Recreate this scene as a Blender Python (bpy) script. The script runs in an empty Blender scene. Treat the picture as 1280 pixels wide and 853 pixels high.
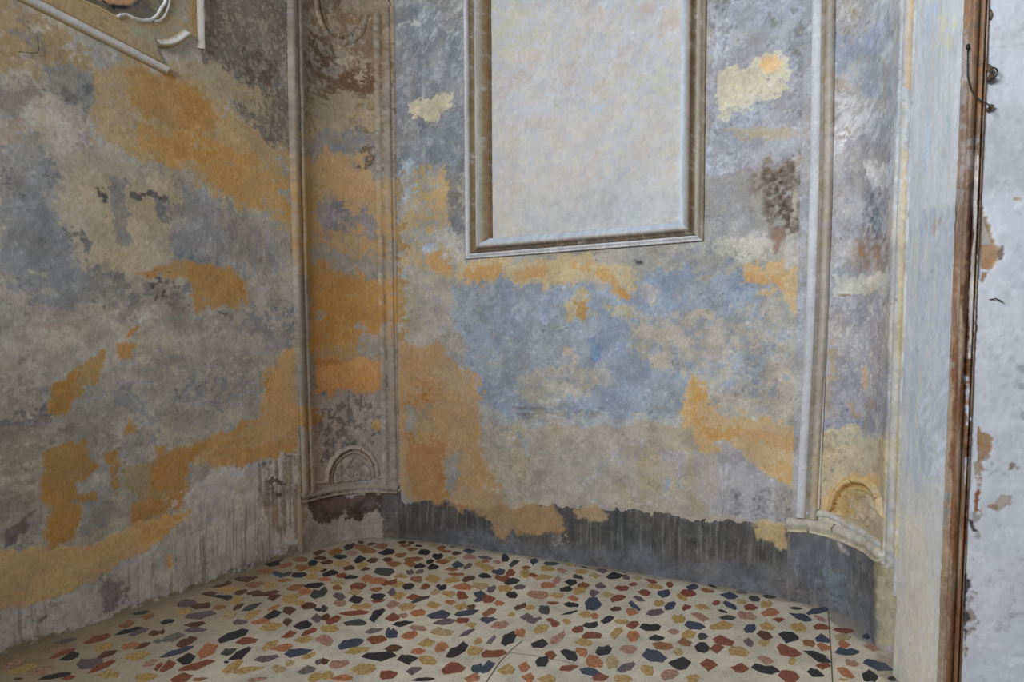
import bpy, math, random
import numpy as np

# ---------------------------------------------------------------- camera, world, light, exposure
F_PX, CX, TILT, EYE = 784.0, 640.0, math.radians(3.3), 1.2
CY = 450.0 + F_PX*math.tan(TILT)
YAW = math.radians(27.0)                       # heading turned left of +Y, so that the back wall runs along X
S = bpy.context.scene
C = S.collection
cam = bpy.data.objects.new('camera', bpy.data.cameras.new('camera')); C.objects.link(cam)
cam.location = (0, 0, EYE); cam.rotation_euler = (math.pi/2 - TILT, 0, YAW)
cam.data.sensor_width = 36.0; cam.data.lens = F_PX/1280*36
cam.data.shift_y = (CY - 426.5)/1280; cam.data.clip_start = 0.02
S.camera = cam
W = bpy.data.worlds.new('world'); S.world = W; W.use_nodes = True
W.node_tree.nodes['Background'].inputs[0].default_value = (0.55, 0.66, 0.85, 1)
W.node_tree.nodes['Background'].inputs[1].default_value = 0.3
def w2(u, v):                                   # camera-heading plan (right, forward) to world x, y
    c, s = math.cos(YAW), math.sin(YAW)
    return (u*c - v*s, u*s + v*c)
def add_area(name, u, v, z, tu, tv, tz, sx, sy, power, col):
    l = bpy.data.lights.new(name, 'AREA'); l.shape = 'RECTANGLE'; l.size = sx; l.size_y = sy
    l.energy = power; l.color = col
    o = bpy.data.objects.new(name, l); C.objects.link(o)
    from mathutils import Vector
    a = Vector((*w2(u, v), z)); b = Vector((*w2(tu, tv), tz))
    o.location = a; o.rotation_euler = (b-a).to_track_quat('-Z', 'Z').to_euler()
    return o
sun = add_area('window_daylight', -2.62, -1.12, 3.0, 1.15, 1.75, 3.0, 1.3, 1.7, 119, (0.92, 0.96, 1.0))
sun.data.spread = math.radians(122)
S.view_settings.view_transform = 'Standard'; S.view_settings.look = 'None'
S.view_settings.gamma = 1; S.view_settings.exposure = 0.0
try: S.view_settings.use_curve_mapping = False
except Exception: pass
S.cycles.diffuse_bounces = 5

# ---------------------------------------------------------------- projection helpers
def ray(px, py):
    x, y = (px - CX)/F_PX, -(py - CY)/F_PX
    c, s = math.cos(TILT), math.sin(TILT)
    return x, c*1.0 + s*y, -s + c*y             # right, forward, up
def floor_uv(px, py):
    r, f, u = ray(px, py); t = -EYE/u
    return (r*t, f*t)
def project(u, v, z):                           # arrays
    dz = z - EYE
    c, s = math.cos(TILT), math.sin(TILT)
    dep = v*c - dz*s; up = v*s + dz*c
    dep = np.maximum(dep, 0.05)
    return CX + F_PX*u/dep, CY - F_PX*up/dep

# ---------------------------------------------------------------- plan of the walls, left to right
fl = floor_uv
def arc3(a, b, c, n):                            # quadratic through three points
    out = []
    for i in range(n+1):
        t = i/n; k = 2*b[0]-(a[0]+c[0])/2, 2*b[1]-(a[1]+c[1])/2
        out.append(((1-t)**2*a[0]+2*t*(1-t)*k[0]+t*t*c[0], (1-t)**2*a[1]+2*t*(1-t)*k[1]+t*t*c[1]))
    return out
A0, A1 = fl(0, 820), fl(375, 691)
dl = (A1[0]-A0[0], A1[1]-A0[1]); n_ = math.hypot(*dl); dl = (dl[0]/n_, dl[1]/n_)
left_start = (A1[0]-dl[0]*4.6, A1[1]-dl[1]*4.6)
path = [left_start, A0]
KEY = {}
def add(pts, key=None):
    for p in pts:
        if math.hypot(p[0]-path[-1][0], p[1]-path[-1][1]) > 1e-4: path.append(p)
    if key: KEY[key] = len(path)-1
add([A1], 'lp0')
add(arc3(A1, fl(437, 673.5), fl(499, 672), 14), 'lp1')
add([fl(560, 680), fl(660, 695), fl(800, 716.5), fl(895, 732), fl(985, 748)], 'rp0')
add([fl(1035, 758)])
add(arc3(fl(1035, 758), fl(1078, 777), fl(1103, 808), 12), 'rb1')
add([fl(1124, 817)], 'rp1')
add([(1.455, 2.33), (1.382, 1.97)], 'jb1')
add([(1.383, 1.955), (1.421, 1.93)], 'fr1')      # door frame, then the near white wall
add([(2.7, 1.62)], 'wr1')
PATH = np.array(path)
seg = np.hypot(*(PATH[1:]-PATH[:-1]).T); SL = np.concatenate([[0], np.cumsum(seg)])
SK = {k: SL[i] for k, i in KEY.items()}
STOT = SL[-1]
def plan(s):
    return np.interp(s, SL, PATH[:, 0]), np.interp(s, SL, PATH[:, 1])
def pnormal(s):
    e = 0.028
    u0, v0 = plan(np.clip(s-e, 0, STOT)); u1, v1 = plan(np.clip(s+e, 0, STOT))
    du, dv = u1-u0, v1-v0; L = np.hypot(du, dv)+1e-9
    return dv/L, -du/L
def hit(px, py, lo=None, hi=None):               # photo point to (s, z) on the wall
    r, f, u = ray(px, py); best = None
    for i in range(len(path)-1):
        if lo is not None and SL[i+1] <= lo: continue
        if hi is not None and SL[i] >= hi: continue
        a, b = path[i], path[i+1]
        ex, ey = b[0]-a[0], b[1]-a[1]
        det = r*(-ey) + ex*f
        if abs(det) < 1e-9: continue
        t = (a[0]*(-ey) + ex*a[1])/det
        q = (r*a[1]-f*a[0])/det
        if t > 0.05 and -1e-3 <= q <= 1+1e-3 and (best is None or t < best[0]):
            best = (t, SL[i]+q*seg[i])
    if best is None: return None
    return best[1], EYE + best[0]*u
def world(s, z, n):
    s = np.asarray(s, float); z = np.asarray(z, float)
    u, v = plan(s); nu, nv = pnormal(s)
    u = u+nu*n; v = v+nv*n
    c, si = math.cos(YAW), math.sin(YAW)
    return np.stack([u*c-v*si, u*si+v*c, z+0*u], -1)

# ---------------------------------------------------------------- noise fields
def vnoise(x, y, seed):
    rs = np.random.RandomState(seed); N = 256
    G = rs.rand(N, N).astype(np.float32)
    xi = np.floor(x).astype(np.int64); yi = np.floor(y).astype(np.int64)
    fx = (x-xi).astype(np.float32); fy = (y-yi).astype(np.float32)
    fx = fx*fx*(3-2*fx); fy = fy*fy*(3-2*fy)
    x0, x1, y0, y1 = xi % N, (xi+1) % N, yi % N, (yi+1) % N
    return (G[x0, y0]*(1-fx)+G[x1, y0]*fx)*(1-fy)+(G[x0, y1]*(1-fx)+G[x1, y1]*fx)*fy
def fbm(x, y, scale, seed, octv=4, sx=1.0, sy=1.0, gain=0.55):
    t = 0; a = 1; tot = 0
    ang = 0.5
    for o in range(octv):
        k = (2.03**o)/scale
        ca, sa = math.cos(ang*o), math.sin(ang*o)
        if sx != 1.0 or sy != 1.0: ca, sa = 1, 0
        X, Y = x*ca-y*sa, x*sa+y*ca
        t = t + a*(vnoise(X*k/sx+13.7*seed, Y*k/sy+7.1*o, seed*17+o)-0.5); tot += a*a; a *= gain
    t = t/(math.sqrt(tot)*0.235)
    return 1/(1+np.exp(-1.702*t))               # roughly uniform 0..1
def sstep(x, a, b):
    t = np.clip((x-a)/(b-a), 0, 1); return t*t*(3-2*t)
def lin(c):
    c = np.array(c, float)/255.0
    return np.where(c <= 0.04045, c/12.92, ((c+0.055)/1.055)**2.4)

# ---------------------------------------------------------------- painter: wear, patches and stains of the plaster
def polysd(px, py, pts):
    pts = np.array(pts, float); d2 = np.full(px.shape, 1e12, np.float32); ins = np.zeros(px.shape, bool)
    for i in range(len(pts)):
        a, b = pts[i], pts[(i+1) % len(pts)]
        ex, ey = b-a; L = ex*ex+ey*ey+1e-9
        t = np.clip(((px-a[0])*ex+(py-a[1])*ey)/L, 0, 1)
        d2 = np.minimum(d2, (px-a[0]-t*ex)**2+(py-a[1]-t*ey)**2)
        if abs(ey) > 1e-9:
            ins ^= ((a[1] > py) != (b[1] > py)) & (px < ex*(py-a[1])/ey+a[0])
    return np.where(ins, 1, -1)*np.sqrt(d2)
DESAT = 0.80
class Painter:
    def __init__(s_, s, z, k, base, region=''):
        s_.ds = 1.0 if region in ('frame', 'white') else DESAT; s_.db = .42 if region in ('left', 'lp') else .74
        s_.s, s_.z, s_.k = s, z, k
        u, v = plan(s); s_.px, s_.py = project(u, v, z)
        s_.F = {
            'l': fbm(s, z, 0.42, 3), 'm': fbm(s, z, 0.13, 5, 5), 's': fbm(s, z, 0.045, 7, 4, gain=0.7),
            'f': fbm(s, z, 0.018, 9, 2), 'v': fbm(s, z, 0.03, 11, 3, 0.6, 9.0), 'h': fbm(s, z, 0.04, 13, 3, 4.0, 0.6),
            'd': fbm(s+z*0.8, z-s*0.8, 0.035, 15, 3, 2.6, 0.9), 'q': fbm(s, z, 0.07, 17, 5, gain=0.75),
            'D': fbm(s+0.01*fbm(s, z, .3, 19, 2), z, 0.013, 18, 2, 0.6, 14.0)}
        for kf in 'smvhd': s_.F[kf] = np.clip(0.72*s_.F[kf]+0.28*s_.F['f'] , 0, 1)*1.0
        s_.wx = (s_.F['m']-0.5)*1.0 + (s_.F['s']-0.5)*0.45 + (s_.F['f']-.5)*0.25
        s_.wy = (fbm(s, z, 0.11, 21, 4)-0.5)*1.0 + (fbm(s, z, 0.03, 23, 3)-0.5)*0.5
        b0 = lin(base); b0 = b0.mean()+(b0-b0.mean())*DESAT
        s_.col = np.tile(b0*k, (s.size, 1)); s_.h = np.zeros(s.size)
        s_.k0 = k
    def fill(s_, pts, col, cov=1.0, f='s', edge=3.0, rough=9.0, w=0.10, h=0.0, a=1.0, var=0.05):
        m, idx = s_.mask(pts, cov, f, edge, rough, w)
        if m is None: return
        m = m*a
        c0 = lin(col); g = c0.mean(); c0 = g+(c0-g)*(s_.ds if col[0] >= col[2] else s_.db)
        if col[0] > col[2]*1.5: c0 = c0*np.array([.98, .97, .97])
        m = m*(0.80+0.20*s_.F['q'][idx])
        c = c0*s_.k0*(1+var*2*(s_.F['l'][idx, None]-0.5) + var*1.6*(s_.F['f'][idx, None]-0.5))
        s_.col[idx] = s_.col[idx]*(1-m[:, None]) + c*m[:, None]
        if h: s_.h[idx] += h*0.001*m
    def mask(s_, pts, cov, f, edge, rough, w):
        if pts is None: idx = np.arange(s_.s.size); base = np.ones(s_.s.size)
        else:
            if isinstance(pts, tuple):
                cx, cy, rx, ry = pts
                pts = [(cx+rx*math.cos(t*math.pi/6), cy+ry*math.sin(t*math.pi/6)) for t in range(12)]
            P = np.array(pts, float); mg = rough*1.3+edge+2
            idx = np.nonzero((s_.px > P[:, 0].min()-mg) & (s_.px < P[:, 0].max()+mg) & (s_.py > P[:, 1].min()-mg) & (s_.py < P[:, 1].max()+mg))[0]
            if idx.size == 0: return None, None
            d = polysd(s_.px[idx]+s_.wx[idx]*rough*2, s_.py[idx]+s_.wy[idx]*rough*2, pts)
            base = np.clip(d/(2*edge)+0.5, 0, 1)
        if cov >= 1: 
            m = base if edge <= 4 else np.clip((base-s_.F[f][idx])/(w*2.4)+0.5*base+base*base*0.5, 0, 1)
            if edge > 4: m = np.where(base >= 0.999, 1, m)
        else: m = np.clip((base*cov-s_.F[f][idx])/(w*2.6)+0.5, 0, 1)*np.clip(base*6, 0, 1)
        return m, idx

LAYERS = {}
LAYERS['left'] = [
 (None, (142,134,121), .6, 'm'), (None, (120,119,117), .26, 's'), (None, (154,148,138), .16, 's'), (None, (152,145,133), .12, 'd'),
 ([(0,170),(42,170),(66,215),(68,270),(98,325),(150,372),(175,385),(130,390),(60,372),(0,350)], (116,118,121), 1, 's', 5, 10),
 ([(60,78),(125,88),(120,150),(80,130),(58,105)], (111,112,108), .9, 's', 5, 10),
 ([(-60,-30),(30,0),(120,60),(150,95),(100,92),(-60,90)], (133,115,82), .75, 'd', 12, 12),
 ([(0,40),(60,45),(110,75),(60,90),(0,60)], (112,105,100), .35, 's', 8, 10),
 ([(118,80),(160,72),(212,84),(262,108),(362,190),(362,305),(320,262),(250,228),(190,200),(118,185)], (150,126,84), .92, 's', 8, 10),
 ([(160,84),(200,90),(240,112),(276,148),(272,170),(215,160),(163,140)], (147,110,50), 1, 's', 3, 7),
 ([(168,148),(215,158),(285,182),(362,222),(362,268),(325,262),(262,222),(205,195),(168,176)], (158,122,62), .9, 's', 7, 10),
 ([(195,165),(240,172),(280,200),(250,205),(205,185)], (156,115,48), .8, 's', 4, 8),
 ([(252,-40),(364,-40),(364,195),(335,178),(300,135),(262,98),(250,60)], (94,88,80), .97, 's', 6, 10),
 ([(252,-40),(364,-40),(364,195),(335,178),(300,135),(250,60)], (132,122,108), .26, 'f', 4, 10),
 ([(300,60),(345,60),(350,110),(310,100)], (82,68,56), .5, 's', 10, 10),
 ([(205,72),(250,68),(300,92),(335,118),(300,135),(250,112),(215,95)], (143,128,103), .9, 's', 5, 8),
 ([(308,128),(335,118),(330,150),(315,145)], (136,124,104), .7, 'v', 5, 8),
 ([(322,120),(345,120),(350,190),(335,170)], (128,118,100), .5, 'v', 5, 8),
 ([(12,22),(60,28),(80,60),(30,52)], (100,94,88), .3, 'h', 6, 8),
 ([(36,122),(66,118),(112,126),(116,158),(92,200),(62,195),(32,152)], (143,141,134), .7, 'v', 7, 12),
 ([(0,100),(40,104),(34,150),(0,150)], (124,116,110), .8, 's', 7, 12),
 ([(0,150),(32,152),(20,180),(0,180)], (134,118,102), .7, 's', 5, 8),
 ([(40,100),(110,112),(115,128),(60,118)], (92,92,96), .5, 's', 5, 9),
 ([(68,208),(130,192),(200,208),(232,240),(222,300),(210,330),(178,342),(122,338),(95,305),(72,262)], (149,137,115), .95, 's', 6, 11),
 ([(165,205),(200,200),(240,220),(250,245),(210,240)], (134,124,110), .7, 's', 6, 9),
 ([(130,222),(158,222),(160,305),(146,306),(138,262)], (110,113,118), .95, 's', 3, 6),
 ([(115,234),(124,234),(134,258),(130,268),(124,250)], (66,67,74), .9, 's', 3, 4),
 ([(158,236),(190,243),(208,250),(206,262),(180,246),(158,242)], (74,75,82), .85, 's', 3, 4),
 ([(190,252),(212,258),(214,280),(196,270)], (102,106,114), .8, 's', 4, 6),
 ([(208,255),(262,235),(355,285),(362,330),(310,340),(262,328),(225,330),(212,300)], (120,119,120), .85, 'v', 8, 10),
 ([(230,240),(355,300),(355,340),(300,335)], (138,130,118), .35, 'v', 6, 10),
 ([(250,250),(300,252),(300,310),(262,310)], (112,110,118), .4, 'v', 6, 8),
 ([(215,308),(270,318),(265,332),(222,330)], (104,110,122), .8, 's', 5, 8),
 ([(70,275),(100,300),(128,335),(115,335),(85,305)], (92,92,92), .45, 's', 5, 9),
 ([(100,330),(150,345),(180,380),(150,385),(110,365)], (108,110,112), .8, 's', 8, 10),
 ([(172,340),(226,328),(292,330),(303,352),(310,382),(276,386),(240,386),(232,352),(200,347)], (150,117,60), 1, 's', 3, 5),
 ([(232,334),(292,332),(308,380),(242,384)], (152,113,50), 1, 's', 3, 5),
 ([(176,338),(196,336),(192,348),(178,346)], (158,108,44), .9, 's', 3, 4),
 ([(172,348),(232,352),(232,385),(185,380)], (112,108,104), .6, 's', 5, 8),
 ([(178,342),(222,345),(215,378),(190,375)], (72,70,72), .22, 'f', 5, 6),
 ([(268,388),(290,394),(288,400),(272,396)], (84,76,66), .95, 's', 3, 2),
 ([(170,385),(300,392),(370,400),(370,425),(200,420)], (128,118,110), .6, 's', 10, 10),
 ([(35,335),(65,340),(60,346),(36,342)], (142,138,126), .9, 's', 2, 3),
 ([(-100,352),(60,372),(160,395),(180,430),(110,450),(70,480),(60,520),(-100,540)], (144,140,130), .55, 's', 14, 14),
 ([(100,372),(180,388),(215,402),(160,400),(110,385)], (150,148,142), .45, 'd', 8, 8),
 ([(20,385),(110,390),(95,420),(20,415)], (134,122,112), .45, 's', 12, 12),
 ([(295,385),(372,385),(372,430),(300,430)], (112,113,116), .7, 's', 8, 10),
 ([(165,440),(340,430),(325,520),(180,540),(120,520)], (118,118,119), .5, 's', 14, 14), ([(150,420),(340,430),(330,520),(120,530)], (150,144,134), .2, 's', 14, 12),
 ([(130,480),(250,470),(240,500),(130,545)], (112,112,114), .4, 'm', 12, 12),
 ([(195,420),(330,425),(330,470),(230,470)], (132,122,112), .45, 's', 12, 12),
 ([(-60,535),(20,522),(62,514),(62,535),(20,550),(-60,556)], (92,95,102), .85, 's', 5, 8),
 ([(-60,545),(60,530),(130,545),(60,560),(50,640),(-60,690)], (120,112,103), .7, 's', 10, 10),
 ([(-60,590),(55,590),(55,680),(-60,690)], (140,134,126), .5, 'h', 8, 10),
 ([(10,660),(50,640),(30,665),(8,690)], (92,86,88), .8, 's', 3, 5),
 ([(144,428),(166,428),(168,446),(152,454),(144,442)], (152,112,46), 1, 's', 2, 3),
 ([(160,410),(172,408),(166,418),(155,420)], (158,112,44), .9, 's', 2, 3),
 ([(62,520),(66,482),(88,456),(128,438),(130,446),(122,476),(106,482),(98,508),(88,521)], (150,118,62), .9, 's', 3, 6),
 ([(62,520),(66,485),(88,462),(100,464),(92,480),(96,500),(84,521)], (148,106,36), 1, 's', 3, 5),
 ([(162,521),(172,543),(155,544)], (150,110,44), 1, 's', 2, 2),
 ([(60,562),(95,556),(112,550),(113,570),(128,586),(115,600),(98,612),(106,632),(90,668),(72,684),(57,684),(60,640),(52,612)], (148,110,42), 1, 's', 3, 5),
 ([(62,558),(95,556),(98,575),(75,590),(60,585)], (142,114,62), .6, 's', 5, 5),
 ([(98,600),(138,592),(146,606),(138,622),(118,628),(96,616)], (140,137,132), .95, 's', 3, 5),
 ([(84,632),(128,624),(150,632),(130,655),(112,668),(90,668),(104,640)], (118,119,120), .85, 's', 3, 5),
 ([(90,622),(120,618),(125,628),(95,634)], (150,110,42), .8, 's', 2, 4),
 ([(130,562),(150,562),(150,582),(136,580)], (148,112,50), 1, 's', 2, 4),
 ([(140,582),(148,582),(150,612),(142,622),(138,610)], (146,106,42), .75, 's', 2, 4),
 ([(192,556),(206,554),(204,566),(194,568)], (152,112,48), 1, 's', 2, 3),
 ([(150,586),(192,578),(192,600),(178,618),(152,616)], (136,118,80), .95, 's', 4, 6),
 ([(372,430),(350,440),(330,468),(326,500),(332,516),(270,545),(240,575),(262,584),(330,576),(376,560)], (163,130,78), 1, 's', 3, 5),
 ([(328,470),(336,470),(334,515),(310,530),(300,560),(376,545),(376,562),(330,578),(262,586),(268,548),(325,515)], (160,120,60), .8, 'h', 4, 6),
 ([(196,568),(215,560),(262,552),(268,562),(240,576),(232,612),(226,640),(160,658),(168,632),(186,612)], (146,107,38), 1, 's', 3, 5),
 ([(188,614),(205,610),(208,624),(190,622)], (140,118,76), .9, 's', 3, 3),
 ([(225,645),(240,640),(246,650),(240,662),(228,660)], (156,122,66), .8, 's', 2, 5),
 ([(-90,800),(0,752),(100,735),(228,652),(234,610),(262,588),(376,566),(380,720),(-90,900)], (154,149,147), .98, 's', 4, 6),
 ([(-90,800),(0,762),(60,752),(70,800),(-90,850)], (112,104,98), .16, 'D', 8, 6), ([(150,720),(240,660),(240,735),(160,780)], (116,108,104), .14, 'D', 8, 6), ([(240,655),(376,600),(376,690),(250,735)], (110,100,92), .18, 'D', 8, 6),
 ([(200,620),(320,590),(320,640),(220,690)], (160,152,146), .5, 's', 10, 10),
 ([(318,578),(345,572),(372,580),(374,690),(335,650)], (118,104,90), .6, 'v', 5, 8),
 ([(325,582),(345,590),(352,620),(335,618)], (78,70,64), .5, 's', 4, 6),
 ([(120,725),(152,720),(160,755),(125,760)], (112,104,106), .8, 's', 4, 8),
 ([(-90,686),(0,685),(60,686),(122,678),(165,657),(226,646),(232,654),(182,690),(146,710),(112,730),(84,740),(30,756),(-90,775)], (170,138,86), 1, 's', 2, 4, .1, 2.0),
 ([(160,652),(240,640),(236,654),(178,680)], (168,130,70), .6, 's', 4, 4),
 ([(208,694),(216,694),(216,708),(209,712)], (176,134,80), 1, 's', 2, 2),
 ([(46,778),(58,769),(60,771),(50,780)], (70,62,52), 1, 's', 2, 1),
 ([(-80,845),(375,683),(378,700),(-80,880)], (112,98,74), .8, 's', 5, 4),
]
LAYERS['lp'] = [
 (None, (140,126,110), .45, 's'), (None, (108,98,88), .3, 's'),
 ([(378,-40),(490,-40),(490,170),(378,170)], (106,86,64), .62, 's', 8, 8),
 ([(384,40),(470,75),(476,115),(450,118),(400,90),(384,80)], (88,66,46), .5, 's', 8, 10),
 ([(395,90),(470,90),(474,120),(395,122)], (90,68,48), .6, 'h', 6, 8),
 ([(420,55),(440,58),(448,100),(420,85)], (142,130,112), .55, 's', 8, 8),
 ([(378,112),(480,124),(486,165),(378,168)], (139,122,94), .8, 'h', 8, 8),
 ([(388,158),(475,165),(476,205),(388,200)], (116,112,110), .65, 's', 8, 8),
 ([(446,182),(466,182),(466,206),(448,206)], (90,72,50), .6, 's', 4, 6),
 ([(360,190),(450,202),(500,232),(500,300),(450,285),(360,250)], (155,124,78), .98, 's', 6, 10),
 ([(360,240),(388,240),(388,330),(360,350)], (150,116,58), .9, 'v', 6, 8),
 ([(386,248),(412,248),(470,280),(478,302),(455,302),(410,282),(386,272)], (110,105,106), .75, 's', 5, 9),
 ([(384,276),(480,296),(490,330),(388,312)], (152,120,74), .8, 's', 6, 8),
 ([(390,308),(440,312),(475,318),(475,352),(440,330),(392,330)], (122,112,102), .75, 's', 6, 8),
 ([(380,326),(440,338),(500,352),(500,412),(482,428),(430,442),(380,440)], (152,112,44), 1, 's', 5, 8),
 ([(384,352),(440,340),(480,380),(480,420),(388,438)], (154,108,34), .7, 's', 6, 10),
 ([(392,386),(405,390),(400,398),(390,396)], (136,122,100), .9, 's', 2, 3),
 ([(448,412),(482,410),(484,446),(440,442)], (130,122,114), .85, 's', 4, 7),
 ([(386,438),(450,436),(450,452),(388,452)], (146,114,66), .9, 's', 4, 5),
 ([(390,450),(482,448),(482,484),(445,488),(392,497)], (166,118,54), 1, 's', 2, 4),
 ([(392,450),(430,450),(425,456),(392,458)], (150,98,34), .8, 'h', 3, 3),
 ([(386,498),(445,490),(482,486),(490,560),(500,620),(378,640)], (134,122,114), .97, 's', 3, 6),
 ([(386,500),(482,490),(484,560),(440,560),(390,585)], (92,84,82), .36, 's', 6, 8),
 ([(430,490),(470,490),(470,520),(425,525)], (88,82,82), .4, 'v', 6, 8),
 ([(368,505),(396,508),(394,528),(380,536),(368,530)], (150,110,48), .95, 's', 3, 5),
 ([(466,526),(478,525),(478,536),(468,536)], (160,124,60), .9, 's', 3, 3),
 ([(370,590),(386,590),(386,625),(372,625)], (124,106,82), .7, 's', 4, 6),
 ([(366,622),(510,606),(510,700),(366,700)], (138,130,127), 1, 's', 3, 2),
 ([(380,624),(505,612),(505,640),(480,650),(466,640),(446,648),(428,642),(410,652),(392,660),(384,640)], (62,52,48), .95, 's', 3, 5),
 ([(384,628),(452,616),(452,628),(420,632),(394,640)], (92,72,70), .9, 's', 3, 4),
 ([(390,645),(402,648),(400,658),(390,656)], (88,70,68), .7, 's', 3, 4),
 ([(478,612),(510,610),(510,680),(484,672),(476,640)], (84,80,78), .95, 's', 3, 5),
 ([(362,615),(374,615),(374,700),(362,700)], (128,110,92), .8, 's', 4, 4),
]
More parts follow.
